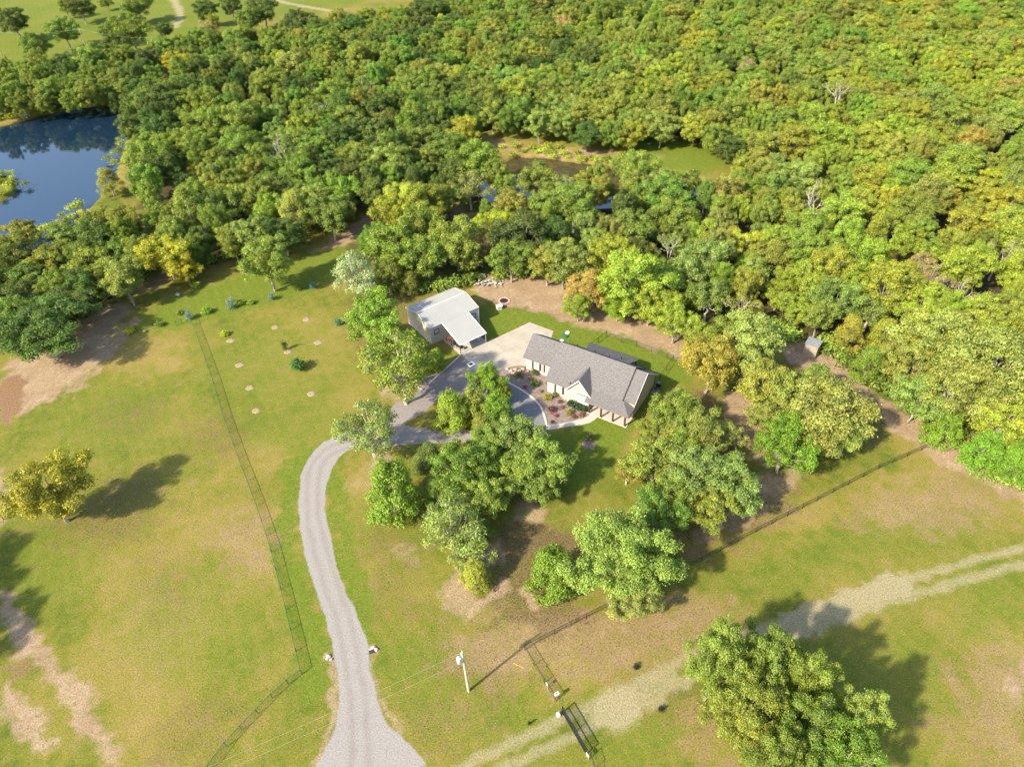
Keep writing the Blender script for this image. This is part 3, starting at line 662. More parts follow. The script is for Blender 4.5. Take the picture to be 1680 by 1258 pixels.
# ================================================================ WORKSHOP
shop = thing('workshop', 'cream metal workshop with white metal roof and attached carport', 'workshop', (SX, SY, 0), SYAW)
L_, Wd, he, hr, ca, cb, cc = 10.62, 8.57, 3.72, 4.84, 2.59, 8.36, 5.7
ss = (hr-he)/(Wd/2); hc = he-cc*ss
wall('front_wall', (.05, .15), (L_-.05, .15), 0, he-.1, 'metal_wall', .12, shop)
wall('back_wall', (.05, Wd-.15), (L_-.05, Wd-.15), 0, he-.1, 'metal_wall', .12, shop)
for u in (.1, L_-.1):
    mb = MB(); mb.slab([(u+.05, .21, 0), (u+.05, Wd-.21, 0), (u+.05, Wd-.21, he-.08), (u+.05, Wd/2, hr-.1), (u+.05, .21, he-.08)], .1, (-1, 0, 0)); mb.build('gable_wall', 'metal_wall', shop)
mb = MB(); mb.slab([(-.12, -.02, he), (ca, -.02, he), (cb, -.02, he), (L_+.12, -.02, he), (L_+.12, Wd/2, hr), (-.12, Wd/2, hr)], .07)
mb.slab([(-.12, Wd/2, hr), (L_+.12, Wd/2, hr), (L_+.12, Wd+.02, he), (-.12, Wd+.02, he)], .07); ro = mb.build('roof', 'metal_roof', shop)
mb = MB(); k = 0
u = 0.3
while u < L_:
    mb.slab([(u-.02, 0, he+.035), (u+.02, 0, he+.035), (u+.02, Wd/2-.05, hr+.02), (u-.02, Wd/2-.05, hr+.02)], .03)
    mb.slab([(u-.02, Wd, he+.035), (u+.02, Wd, he+.035), (u+.02, Wd/2+.05, hr+.02), (u-.02, Wd/2+.05, hr+.02)], .03); u += .62
rb = mb.build('roof_ribs', 'metal_roof', ro); rb['kind'] = 'stuff'
mb = MB(); mb.tube((-.14, Wd/2, hr+.02), (L_+.14, Wd/2, hr+.02), .1, n=6); mb.build('ridge_cap', 'white_trim', ro)
mb = MB(); mb.slab([(ca, -.03, he-.005), (cb, -.03, he-.005), (cb, -cc, hc), (ca, -cc, hc)], .06); cr_ = mb.build('carport_roof', 'metal_roof', shop)
for pts in ([(ca, -.03, he), (ca, -cc, hc)], [(ca, -cc, hc), (cb, -cc, hc)], [(cb, -cc, hc), (cb, -.03, he)]):
    mb = MB(); mb.tube(np.array(pts[0])+[0, 0, -.05], np.array(pts[1])+[0, 0, -.05], .09, n=4); mb.build('carport_trim', 'white_trim', shop)
for u in (-.14, L_+.14):
    mb = MB(); mb.slab([(u, 0, he+.04), (u, Wd/2, hr+.04), (u, Wd, he+.04), (u, Wd, he-.1), (u, Wd/2, hr-.1), (u, 0, he-.1)], .03, (1, 0, 0)); mb.build('rake_trim', 'white_trim', shop)
mb = MB(); mb.box((L_+.02, .08, he/2-.05), (.16, .16, he-.15)); mb.build('corner_trim', 'white_trim', shop)
for u in (ca+.12, (ca+cb)/2, cb-.12):
    if abs(u-(ca+cb)/2) < .1: continue
    mb = MB(); mb.box((u, -cc+.15, hc/2-.02), (.12, .12, hc-.1)); mb.build('carport_post', 'white_trim' if u > 5 else 'gutter', shop)
mb = MB(); mb.slab([(ca-.1, -cc-.1, .06), (cb+.1, -cc-.1, .06), (cb+.1, .05, .06), (ca-.1, .05, .06)], .06); mb.build('carport_floor', 'walk', shop)
window(1.3, .09, 2.45, .95, .95, False, 2, 2, 'redwood', shop, -1, 'u', .12)
window(9.5, .09, 2.3, .95, .95, False, 2, 2, 'gutter', shop, -1, 'u', .1)
mb = MB(); mb.box((5.5, .05, 1.35), (3.0, .08, 2.6)); rd = mb.build('roller_door', 'white_trim', shop)
for k in range(5):
    mb = MB(); mb.box((5.5, .0, .35+k*.5), (2.9, .03, .44)); mb.build('door_panel', 'white_trim', rd)
def sl_(u, v, z=0):
    return np.array([SX+u*math.cos(SYAW)-v*math.sin(SYAW), SY+u*math.sin(SYAW)+v*math.cos(SYAW), z])
# things kept on the left side of the carport
wb = thing('workbench', 'dark workbench standing against the left side of the carport', 'workbench', sl_(3.0, -1.6, .06), SYAW)
mb = MB(); mb.box((0, 0, .88), (.7, 1.9, .07)); mb.build('table_top', 'redwood', wb)
for a in (-.28, .28):
    for b in (-.85, .85):
        mb = MB(); mb.box((a, b, .42), (.08, .08, .85)); mb.build('leg', 'post', wb)
gr = thing('grill', 'black barbecue grill near the front corner post of the carport', 'grill', sl_(3.3, -4.7, .06), SYAW)
mb = MB(); mb.tube((0, -.35, .85), (0, .35, .85), .27, n=10); mb.build('lid', 'dark', gr)
for a in (-.2, .2):
    for b in (-.28, .28):
        mb = MB(); mb.box((a, b, .32), (.05, .05, .64)); mb.build('leg', 'dark', gr)
mb = MB(); mb.box((0, .55, .75), (.4, .34, .04)); mb.build('side_shelf', 'ac', gr)
for k, (u, v, c) in enumerate(((3.15, -3.0, 'dark post nearest the bench'), (3.25, -3.8, 'grill'))):
    ch = thing('patio_chair', ('dark chair under the carport beside the workbench', 'dark chair under the carport beside the black grill')[k], 'chair', sl_(u, v, .06), SYAW+.4*k)
    mb = MB(); mb.box((0, 0, .43), (.5, .5, .05)); mb.build('seat', 'dark', ch)
    mb = MB(); mb.box((-.24, 0, .75), (.05, .5, .6)); mb.build('backrest', 'dark', ch)
    for a in (-.21, .21):
        for b in (-.21, .21):
            mb = MB(); mb.box((a, b, .2), (.04, .04, .41)); mb.build('leg', 'dark', ch)
tb = thing('round_table', 'small pale round table at the open right corner under the carport', 'table', sl_(7.6, -4.1, .06), SYAW)
mb = MB(); mb.tube((0, 0, .7), (0, 0, .75), .5, n=14); mb.build('table_top', 'white_trim', tb)
mb = MB(); mb.tube((0, 0, 0), (0, 0, .7), .05, n=8); mb.build('stem', 'galv', tb)
mb = MB(); mb.tube((0, 0, 0), (0, 0, .04), .25, n=10); mb.build('base', 'galv', tb)

# small buildings
p = G(1329, 581)
shed = thing('garden_shed', 'small weathered timber shed at the edge of the woods on the right', 'shed', p, R(-38))
sw, sd, sh = 2.2, 1.9, 2.6
for i in range(11):
    for (cx, cy, a) in ((-sw/2+(i+.5)*sw/11, -sd/2, 0), (-sw/2+(i+.5)*sw/11, sd/2, 0)):
        mb = MB(); mb.box((cx, cy, sh/2+random.uniform(-.02, .02)), (sw/11-.012, .03+random.uniform(0, .012), sh)); mb.build('plank', 'weathered', shed)
for i in range(9):
    for cx in (-sw/2, sw/2):
        mb = MB(); mb.box((cx, -sd/2+.04+(i+.5)*(sd-.08)/9, sh/2+random.uniform(-.02, .02)), (.03+random.uniform(0, .012), (sd-.08)/9-.012, sh)); mb.build('plank', 'weathered', shed)
mb = MB(); mb.slab([(-sw/2-.12, -sd/2-.12, sh+.03), (sw/2+.12, -sd/2-.12, sh+.12), (sw/2+.12, sd/2+.12, sh+.28), (-sw/2-.12, sd/2+.12, sh+.2)], .08); mb.build('roof', 'shed_roof', shed)
p = G(819, 507)
wh = thing('well_house', 'tiny cream hutch with peaked lid on the lawn behind the workshop', 'hutch', p, R(20))
mb = MB(); mb.box((0, 0, .42), (1.0, .8, .84)); mb.build('body', 'kerb', wh)
mb = MB(); mb.slab([(-.55, -.48, .84), (.55, -.48, .84), (.55, 0, 1.1), (-.55, 0, 1.1)], .05); mb.slab([(-.55, 0, 1.1), (.55, 0, 1.1), (.55, .48, .84), (-.55, .48, .84)], .05); mb.build('roof', 'white_trim', wh)
def stone(mb, c, r, rg, n=7):
    a0 = rg.random()*6; vs = []
    for zz, k in ((-.3, .8), (.25, 1.0), (.62, .55)):
        for i in range(n):
            t = a0+2*math.pi*i/n; rr = r*k*(.8+.4*rg.random()); vs.append((c[0]+rr*math.cos(t), c[1]+rr*math.sin(t)*.8, c[2]+r*zz*(.8+.3*rg.random())))
    fs = [(j*n+i, j*n+(i+1) % n, (j+1)*n+(i+1) % n, (j+1)*n+i) for j in (0, 1) for i in range(n)]+[tuple(range(2*n, 3*n))]
    mb.add(vs, fs)
rg = np.random.default_rng(5)
sp = thing('stone_pile', 'heap of grey and pale stones beyond the workshop at the wood edge', 'stone pile', G(802, 466))
for k in range(75):
    t = rg.random()*2-1; c = (t*3.0, rg.normal()*.6, .15+max(0, .5-abs(t)*.4)*rg.random())
    mb = MB(); stone(mb, c, .14+.16*rg.random(), rg); mb.build('stone', 'rock' if k % 3 else 'ac', sp)
bd = thing('board_stack', 'stack of pale boards left beside the stone heap', 'board stack', G(786, 455), R(8))
for k in range(3):
    for j in range(4):
        mb = MB(); mb.box((rg.normal()*.05, (j-1.5)*.36, .08+k*.14), (2.6, .3, .09), rg.normal()*.03); mb.build('board', 'ac' if k < 2 else 'galv', bd)
fp = thing('fire_pit', 'ring of stones round a dark fire pit by the cream hutch', 'fire pit', G(827, 494))
for k in range(14):
    t = 2*math.pi*k/14; mb = MB(); stone(mb, (1.0*math.cos(t), 1.0*math.sin(t), .1), .2, rg); mb.build('stone', 'pinkrock', fp)
mb = MB(); mb.tube((0, 0, 0), (0, 0, .05), .85, n=16); mb.build('ash_bed', 'dark', fp)
hatch = thing('drain_box', 'white square drain frame with dark opening at edge of concrete pad', 'drain', G(773, 598, .05), SYAW+R(5))
mb = MB()
for s_ in (-1, 1): mb.box((s_*.5, 0, .06), (.25, 1.1, .12)); mb.box((0, s_*.42, .06), (.74, .25, .12))
mb.build('frame', 'white_trim', hatch)
mb = MB(); mb.box((0, 0, .02), (.74, .58, .03)); mb.build('grate', 'dark', hatch)
for (px, py, lab, m_, r_) in ((931, 546.5, 'round white tank lid farther out on the lawn behind the garage', 'white_trim', .42), (921.5, 560, 'round white tank lid close behind the garage roof', 'white_trim', .42), (927, 552, 'flat green plastic tank lid between the two white lids', 'lid_green', .6)):
    mb = MB(); p = G(px, py); mb.tube((0, 0, 0), (0, 0, .22), r_, r_*.9, n=14); mb.tube((0, 0, .22), (0, 0, .3), r_*.5, r_*.3, n=10)
    o = mb.build('tank_lid', m_); o.location = p; tag(o, lab, 'lid')

# boulders and driveway-end rocks
def boulder(px, py, r_, lab, m_='rock', name='boulder', grp=None, z=0):
    mb = MB(); stone(mb, (0, 0, .1), r_, rg, 9); o = mb.build(name, m_); o.location = G(px, py, z); tag(o, lab, 'rock', grp); return o
boulder(926.5, 654, .42, 'pinkish boulder by the entry wall corner of the garden bed', 'pinkrock')
for k, (px, py) in enumerate(((832, 606), (838, 609), (845, 607), (852, 609), (858, 606), (842, 613), (865, 610))):
    boulder(px, py, .32+.1*rg.random(), ('leftmost', 'second', 'third', 'fourth', 'fifth', 'lowest', 'rightmost')[k]+' pinkish rock in the row where the bed meets the pad', 'pinkrock', 'bed_rock', 'pinkish rocks at the top of the garden bed', .05)
for k, (px, py, s_) in enumerate(((539, 1077, .3), (537, 1081, .22), (543, 1082, .2))):
    boulder(px, py, s_, ('largest', 'lower left', 'lower right')[k]+' rock of the trio at the left culvert end', 'rock', 'culvert_rock')
for k, (px, py, s_) in enumerate(((612, 1063, .35), (617, 1066, .3), (608, 1066, .22))):
    boulder(px, py, s_, ('topmost', 'rightmost', 'leftmost')[k]+' rock of the trio at the right culvert end', 'rock', 'culvert_rock')
boulder(292, 484, .5, 'pale rock at the foot of the yellow tree', 'rock')
cv = MB(); cv.tube(G(614, 1068)+[0, 0, .1], G(606, 1070)+[0, 0, .05], .22, n=10); tag(cv.build('culvert_pipe', 'dark'), 'dark culvert pipe mouth under the driveway on its right edge', 'pipe')

# ================================================================ FENCES
def fence(name, label, px, h, step, mm, postm, rail=True, grp=None, spacing=.11, wr=.004, extra=None, zoff=0):
    w2 = W(px)[:, :2]; root = thing(name, label, 'fence', (*w2[0], 0), 0, grp); o0 = w2[0]
    posts = [w2[0]]; mesh = MB(); rl = MB()
    for a, b in zip(w2[:-1], w2[1:]):
        L = np.linalg.norm(b-a); n = max(1, round(L/step)); d = (b-a)/L
        for i in range(1, n+1): posts.append(a+(b-a)*i/n)
        A0 = a-o0; B0 = b-o0
        if rail: rl.tube((*A0, h), (*B0, h), .036, n=4)
        # woven wire: two families of thin diagonal strips
        k = -h
        while k < L:
            for sgn in (1, -1):
                s0, s1 = max(k, 0), min(k+h, L)
                if s1 <= s0: continue
                z0, z1 = (s0-k), (s1-k)
                if sgn < 0: z0, z1 = h-z0, h-z1
                p0 = A0+d*s0; p1 = A0+d*s1; t = wr
                mesh.add([(*p0, z0-t+.03), (*p1, z1-t+.03), (*p1, z1+t+.03), (*p0, z0+t+.03)], [(0, 1, 2, 3)])
            k += spacing
    if rail: rl.build('top_rail', postm, root)
    ms = mesh.build('wire_mesh', mm, root); ms['kind'] = 'stuff'
    pm = None
    for q_ in posts:
        if pm is None:
            mb = MB(); mb.tube((0, 0, 0), (0, 0, h+.06), .04, n=6); o = mb.build('post', postm, root); pm = o.data
        else:
            o = bpy.data.objects.new('post', pm); COL.objects.link(o); o.parent = root
        o.location = (q_[0]-o0[0], q_[1]-o0[1], 0)
    return root
fence('chain_link_fence', 'green chain link fence running up the open field left of the driveway', [(344, 1262), (372, 1224), (397, 1197), (423, 1170), (447, 1145), (473, 1122), (495, 1105), (470, 1000), (446, 905), (421, 830), (391, 752), (369, 690), (351, 630), (337, 590), (326, 560), (316, 533)], 1.05, 3.0, M['green_vinyl'], 'green_vinyl', spacing=.09, wr=.0040)
fence('chain_link_fence', 'black chain link fence between the right field and the yard trees', [(1534, 729), (1440, 770), (1340, 822), (1240, 873), (1120, 937), (1040, 975), (962, 1014), (910, 1040), (861, 1066), (876, 1092), (893, 1120), (912, 1150)], 1.1, 3.0, M['mesh_black'], 'black_vinyl', spacing=.10, wr=.0058)
fence('chain_link_fence', 'black chain link fence stub at the near end of the gate', [(968, 1243), (974, 1262), (972, 1290)], 1.3, 3.0, M['mesh_black'], 'black_vinyl')
fence('yard_fence', 'thin black wire fence around the lawn behind the house', [(968, 572), (994.6, 552), (1019.7, 562), (1044, 569), (1068.6, 578), (1094, 588), (1104, 592), (1082, 625)], 1.2, 2.6, M['mesh_black'], 'black_vinyl', spacing=.12, wr=.003)
fence('wire_fence_stub', 'short green wire fence left of the blue-green shrubs', [(290, 535), (299, 531)], 1.1, 2.0, M['green_vinyl'], 'green_vinyl')
# gate
g0, g1 = G(922, 1168)[:2], G(962, 1238)[:2]
gt = thing('metal_gate', 'black barred metal gate across the field road', 'gate', (*g0, 0), math.atan2(*(g1-g0)[::-1])); GL = np.linalg.norm(g1-g0)
mb = MB()
for z in (.15, .75, 1.45): mb.box((GL/2, 0, z), (GL, .09, .08))
for x in (0.05, GL/2, GL-.05): mb.box((x, 0, .8), (.1, .1, 1.38))
mb.build('frame', 'black_vinyl', gt)
n_b = int(GL/.12); me_b = None
for i in range(1, n_b):
    if me_b is None:
        mb = MB(); mb.box((0, 0, .8), (.035, .035, 1.3)); o = mb.build('bar', 'black_vinyl', gt); me_b = o.data
    else:
        o = bpy.data.objects.new('bar', me_b); COL.objects.link(o); o.parent = gt
    o.location = (GL*i/n_b, .01, 0)
def sign(px, py, rz, lab, w_=.55, h_=.7, z0=.7, dark=False):
    t = thing('fence_sign', lab, 'sign', G(px, py), rz)
    mb = MB(); mb.box((0, 0, z0+h_/2), (w_, .04, h_)); mb.build('panel', 'white_trim', t)
    if dark: mb = MB(); mb.box((0, -.025, z0+h_/2), (w_*.55, .02, h_*.6)); mb.build('centre', 'ac', t)
    for s_ in (-1, 1):
        mb = MB(); mb.box((s_*w_*.35, .03, z0/2+.1), (.04, .04, z0+.2)); mb.build('leg', 'galv', t)
ga = math.atan2(*(g1-g0)[::-1])
kp = thing('keypad_stand', 'white boxed stand with dark face above the gate hinge', 'stand', G(913, 1146), ga+R(90))
mb = MB(); mb.box((0, 0, .55), (.09, .09, 1.1)); mb.build('stem', 'galv', kp)
mb = MB(); mb.box((0, 0, 1.2), (.5, .3, .32)); mb.build('housing', 'white_trim', kp)
mb = MB(); mb.box((0, -.01, 1.37), (.22, .14, .02)); mb.build('face', 'dark', kp)
op = thing('gate_opener', 'white gate opener box on the left side of the gate', 'gate opener', G(916, 1174), ga)
mb = MB(); mb.box((0, 0, .3), (.42, .32, .5)); mb.build('housing', 'white_trim', op)
mb = MB(); mb.box((.1, 0, .67), (.3, .2, .05)); mb.build('cap', 'galv', op)
sign(897, 1128, ga+.05, 'small white sign hung on the black fence before the gate', .35, .3, .8)
sign(963, 1244, ga, 'white panel fixed to the far gate post by the fence stub', .5, .35, .8)
mb = MB(); a, b = G(842, 1088), G(860, 1096)
for k in range(6):
    p0 = a+(b-a)*k/6; p1 = a+(b-a)*(k+1)/6; mb.tube(p0+[0, .06*(k % 2), .04], p1+[0, .06*((k+1) % 2), .04], .03, n=5)
tag(mb.build('marking_rope', 'orange'), 'yellow rope lying in the dry grass by the fence corner', 'rope')

# ================================================================ POWER POLES
def wire(mb, a, b, sag=.6, r=.02, n=14):
    a = np.array(a, float); b = np.array(b, float); prev = a
    for i in range(1, n+1):
        t = i/n; p = a+(b-a)*t; p[2] -= sag*4*t*(1-t); mb.tube(prev, p, r, n=3, cap=False); prev = p
pb = G(769, 1133); PH = 8.6
pole = thing('utility_pole', 'wooden utility pole with grey transformer standing in the near field', 'utility pole', pb)
mb = MB(); mb.tube((0, 0, 0), (-.22, .1, PH), .17, .11, n=10); mb.build('shaft', 'pole_wood', pole)
tx = MB(); tx.tube((-.62, -.1, PH-1.75), (-.62, -.1, PH-.85), .27, n=12); tx.tube((-.62, -.1, PH-.85), (-.62, -.1, PH-.75), .27, .12, n=12); tf = tx.build('transformer', 'galv', pole)
mb = MB(); mb.tube((-.62, -.1, PH-.75), (-.62, -.1, PH-.45), .05, n=6); mb.box((-.38, -.02, PH-1.3), (.3, .1, .3)); mb.build('bushing', 'white_trim', tf)
mb = MB(); mb.tube((-.22, .1, PH), (-.22, .1, PH+.3), .04, n=6); mb.box((-.3, .1, PH-.35), (.2, .08, .5)); mb.build('insulator', 'white_trim', pole)
lw = thing('overhead_wire', 'upper pale overhead wire running from pole top to lower left', 'wire')
top = np.array([pb[0]-.22, pb[1]+.1, PH]); far1 = G(120, 1352, 8.8); mb = MB(); wire(mb, top, far1, .5, .013); mb.build('strand', 'wire', lw)
lw = thing('overhead_wire', 'lower pale overhead wire running from the transformer to lower left', 'wire')
low = np.array([pb[0]-.4, pb[1], PH-1.9]); far2 = G(120, 1372, 7.0); mb = MB(); wire(mb, low, far2, .5, .013); mb.build('strand', 'wire', lw)
po = [(145, 88, 'thin utility pole at the wood edge beyond the left pond'), (3, 92, 'thin utility pole at the left border of the photo by far field')]
tops = []
for px, py, lab in po:
    b_ = G(px, py); t = thing('utility_pole', lab, 'utility pole', b_); mb = MB(); mb.tube((0, 0, 0), (0, 0, 9), .14, .10, n=7); mb.build('shaft', 'weathered', t)
    mb = MB(); mb.box((0, 0, 8.6), (1.4, .12, .12)); mb.build('crossarm', 'weathered', t); tops.append(b_+[0, 0, 8.75])
lw = thing('overhead_wire', 'overhead wire strung between the two far utility poles and the wood', 'wire')
mb = MB(); wire(mb, tops[1], tops[0], 1.2, .014); wire(mb, tops[0], G(252, 62, 10), 1.0, .014); mb.build('strand', 'galv', lw)

# ================================================================ TREES
def leaf_mesh(name, lobes, n, size, seed, dirmix=.55, up=.25, aspect=.75, shell=(.72, 1.06), zfloor=None):
    """n small bent leaf sprays on the surfaces of ellipsoidal lobes"""
    r = np.random.default_rng(seed); lob = np.array([(*c, *rr) for c, rr in lobes]); wgt = (lob[:, 3]*lob[:, 4]); wgt = wgt/wgt.sum()
    li = r.choice(len(lob), n, p=wgt); d = r.normal(size=(n, 3)); d[:, 2] += up*.6; d /= np.linalg.norm(d, axis=1)[:, None]
    low = d[:, 2] < -.25; d[low & (r.random(n) < .55), 2] *= -1
    rad = shell[0]+(shell[1]-shell[0])*r.random(n)**.7
    loose = r.random(n) < .30; rad[loose] = .25+1.2*r.random(loose.sum())
    # ragged edge: twigs stick out from the lobe here and there
    bump = .12*np.sin(d[:, 0]*7+li)+.12*np.sin(d[:, 1]*8+li*2)+.1*np.sin(d[:, 2]*9+li*3)
    P = lob[li, :3]+d*lob[li, 3:6]*(rad+bump)[:, None]
    N = d*dirmix+r.normal(size=(n, 3))*(1-dirmix)*.8+np.array([0, 0, up]); N /= np.linalg.norm(N, axis=1)[:, None]
    T = np.cross(N, r.normal(size=(n, 3))); T /= np.linalg.norm(T, axis=1)[:, None]; B = np.cross(N, T)
    s = size*(.6+.8*r.random(n)); a = T*s[:, None]; b = B*(s*aspect)[:, None]; cx = N*(s*.22)[:, None]
    # leaf spray: pointed diamond bent along its middle (two triangles)
    V = np.stack([P-a*1.05, P-b*.8+cx*.9, P+a*1.05, P+b*.8+cx*.9], 1).reshape(-1, 3)
    idx = np.arange(n)*4; tri = np.concatenate([np.stack([idx, idx+1, idx+2], 1), np.stack([idx, idx+2, idx+3], 1)])
    me = bpy.data.meshes.new(name); me.vertices.add(len(V)); me.vertices.foreach_set('co', V.astype(np.float32).ravel())
    me.loops.add(tri.size); me.loops.foreach_set('vertex_index', tri.astype(np.int32).ravel())
    me.polygons.add(len(tri)); me.polygons.foreach_set('loop_start', (np.arange(len(tri))*3).astype(np.int32)); me.update(calc_edges=True)
    ltone = r.random(len(lob)); tone = np.clip(.5+(ltone[li]-.5)*.45+r.normal(size=n)*.25, 0, 1.25)
    warm = np.clip((r.random(len(lob))**3)[li]*.35+(r.random(n) < .06)*.5, 0, 1)
    for nm, v in (('tone', tone), ('warm', warm)):
        at = me.attributes.new(nm, 'FLOAT', 'POINT'); at.data.foreach_set('value', np.repeat(v, 4).astype(np.float32))
    me.materials.append(M['leaf']); return me
def limb(mb, p0, p1, r0, r1, r, seg=4, wob=.12):
    p0 = np.array(p0, float); p1 = np.array(p1, float); L = np.linalg.norm(p1-p0); prev = p0
    for i in range(1, seg+1):
        t = i/seg; p = p0+(p1-p0)*t+(r.normal(size=3)*L*wob*(1-abs(2*t-1)) if i < seg else 0)
        mb.tube(prev, p, r0+(r1-r0)*(t-1/seg), r0+(r1-r0)*t, n=5, cap=False); prev = p
    return prev
def bm_mesh(mb, name, m):
    me = bpy.data.meshes.new(name); me.from_pydata(mb.v, [], mb.f); me.update(); me.materials.append(M[m]); return me
def make_oak(seed, n_lobe, n_leaf, size=.2, R_=5.0, H=12.0, flat_=.72, gap=.0, bark='bark', tr=.24, lob=1.0):
    """broad crown: returns (trunk mesh, crown mesh); height 12, crown radius about 5"""
    r = np.random.default_rng(seed); lobes = []; zc = H*.555; tries = 0
    sq = 1+.12*r.normal(size=2)
    while len(lobes) < n_lobe and tries < 4000:
        tries += 1
        d = r.normal(size=3); d /= np.linalg.norm(d)
        if d[2] < -.80: continue
        if d[2] < 0: d[:2] *= .93
        k = (.50+.42*r.random()) if r.random() < .8 else .25*r.random()
        rb = 1+.22*math.sin(3*math.atan2(d[1], d[0])+seed)+.12*math.sin(5*math.atan2(d[1], d[0])+2*seed)
        c = np.array([d[0]*R_*k*sq[0]*rb, d[1]*R_*k*sq[1]*rb, zc+d[2]*H*(.40 if d[2] > 0 else .36)*k*1.05*(1 if d[2] < 0 else 1)])
        rr = R_*(.17+.17*r.random())*(1.15-.25*k)*lob
        if any(np.linalg.norm((c-l[0])*[1, 1, 1.1]) < .62*(rr+l[1][0])*(1+gap) for l in lobes): continue
        lobes.append((c, np.array([rr, rr, rr*flat_*(.85+.3*r.random())])))
    crown = leaf_mesh('crown', lobes, n_leaf, size, seed+1)
    mb = MB(); fork = np.array([r.normal()*.3, r.normal()*.3, H*.30]); limb(mb, (0, 0, -.1), fork, tr*1.25, tr*.9, r, 4, .04)
    for k, (c, rr) in enumerate(sorted(lobes, key=lambda l: l[1][0], reverse=True)[:max(12, min(n_lobe*2//3, 34))]):
        mid = fork+(c-fork)*.55+np.array([0, 0, -.25]); limb(mb, fork, mid, tr*.55, tr*.28, r, 2, .08)
        limb(mb, mid, c+np.array([0, 0, rr[2]*.5]), tr*.28, .035, r, 3, .1)
        for j in range(3): e = r.normal(size=3); e /= np.linalg.norm(e); e[2] = abs(e[2])*.7; limb(mb, c-(c-mid)*.2, c+e*rr*(1.0+.3*r.random()), .045, .012, r, 2, .1)
    return bm_mesh(mb, 'trunk', bark), crown
def make_cedar(seed, n_leaf, R_=5.0, H=12.0, size=.16, cone=.5):
    r = np.random.default_rng(seed); lobes = []
    for k in range(90):
        z = .06+.9*r.random()**.8; wd = (1-z)**(cone)*min(1, (z+.10)*4)*.80; a = r.random()*6.283; q = .55+.45*r.random()
        lobes.append((np.array([math.cos(a)*R_*wd*q, math.sin(a)*R_*wd*q, z*H]), np.array([.85, .85, 1.05])*(.65+.45*r.random())))
    crown = leaf_mesh('crown', lobes, n_leaf, size, seed+1, .6, .35, .6)
    mb = MB(); limb(mb, (0, 0, -.1), (0, 0, H*.85), .28, .06, r, 6, .02)
    for k in range(14):
        a = r.random()*6.283; z = H*(.15+.6*r.random()); limb(mb, (0, 0, z), (math.cos(a)*R_*.6, math.sin(a)*R_*.6, z+.8), .08, .02, r, 2, .05)
    return bm_mesh(mb, 'trunk', 'bark'), crown
def make_bare(seed, H=12.0, R_=5.0, leaves=900, bark='pale_bark', twigs=1.0):
    r = np.random.default_rng(seed); mb = MB(); tips = []
    def grow_(p, d, L, rad, lev):
        e = p+d*L; limb(mb, p, e, rad, rad*.62, r, 3, .07); tips.append(e)
        if lev == 0: return
        for k in range(3 if lev > 1 else int(4*twigs)):
            nd = d+r.normal(size=3)*.62; nd[2] = abs(nd[2])*.75+.12; nd /= np.linalg.norm(nd)
            grow_(p+(e-p)*(.55+.45*r.random()), nd, L*(.58+.22*r.random()), rad*.5, lev-1)
    grow_(np.array([0, 0, -.1]), np.array([0, 0, 1.0]), H*.30, .26, 4)
    tips = np.array(tips); s_ = np.array([R_/np.abs(tips[:, :2]).max(), R_/np.abs(tips[:, :2]).max(), H/tips[:, 2].max()])
    mb.v = [tuple(np.array(v)*s_) for v in mb.v]; tips = tips*s_
    far_ = tips[tips[:, 2] > H*.35]; pick = far_[r.choice(len(far_), min(len(far_), 80), replace=False)]
    lobes = [(t, np.array([.5, .5, .4])) for t in pick]
    return bm_mesh(mb, 'trunk', bark), leaf_mesh('crown', lobes, max(60, leaves), .17, seed+1)
KIND = {
 'oak': [make_oak(100+k, 58+4*k, 24000, .130, lob=.72) for k in range(7)],
 'fine': [make_oak(200+k, 72, 25000, .115, flat_=.9, gap=-.1, lob=.66) for k in range(3)],
 'big': [make_oak(300+k, 100, 42000, .088, flat_=.85, gap=-.08, bark='bark', tr=.16, lob=.55) for k in range(3)],
 'airy': [make_oak(400+k, 50, 9000, .135, gap=.02, bark='pale_bark', lob=.7) for k in range(3)],
 'cedar': [make_cedar(500+k, 17000, size=.125) for k in range(3)],
 'bush': [make_cedar(600+k, 14000, 5, 9, .14, .42) for k in range(2)],
 'bare': [make_bare(700+k, leaves=300+k*500) for k in range(2)],
 'silver': [make_bare(720, leaves=2200, twigs=1.6)],
}
TINT = {
 'dark green': (.072, .105, .032), 'deep green': (.125, .165, .040), 'mid green': (.142, .184, .042), 'bright green': (.125, .198, .026),
 'fresh green': (.168, .215, .040), 'yellow green': (.205, .228, .040), 'yellow': (.285, .27, .036), 'gold olive': (.240, .215, .034), 'pale green': (.172, .204, .066),
 'olive': (.172, .190, .048), 'bronze': (.205, .188, .050), 'golden brown': (.235, .195, .070), 'dead brown': (.25, .185, .13), 'silver grey': (.30, .31, .24)}
def tint_of(name, jit=.10):
    c = np.array(TINT[name])*np.array([1.28, 1.36, .88])*(1+RNG.normal(size=3)*np.array([1, .5, .6])*jit)*(1+RNG.normal()*.07); return [float(max(.01, x)) for x in c]
TREES = []   # x, y, h, r, kind, tintname
def crown_at(px, py, rpx, kind, tn, hk=None, zk=.62):
    """crown centred on the pixel with radius rpx; finds its foot and size"""
    z = 6.0
    for _ in range(6):
        X = G(px, py, z); dep = (X-np.array([0, 0, CAM_H]))@_F; rw = rpx*dep/F_PX
        h = hk*rw if hk else min(max(rw*2.25, rw+3.2), 15); 
        if kind in ('cedar', 'bush'): h = (hk or 1.9)*rw; z = .45*h
        else: z = zk*h
    TREES.append(dict(x=X[0], y=X[1], h=h, r=rw, kind=kind, tn=tn, px=px, py=py, rpx=rpx, man=True))
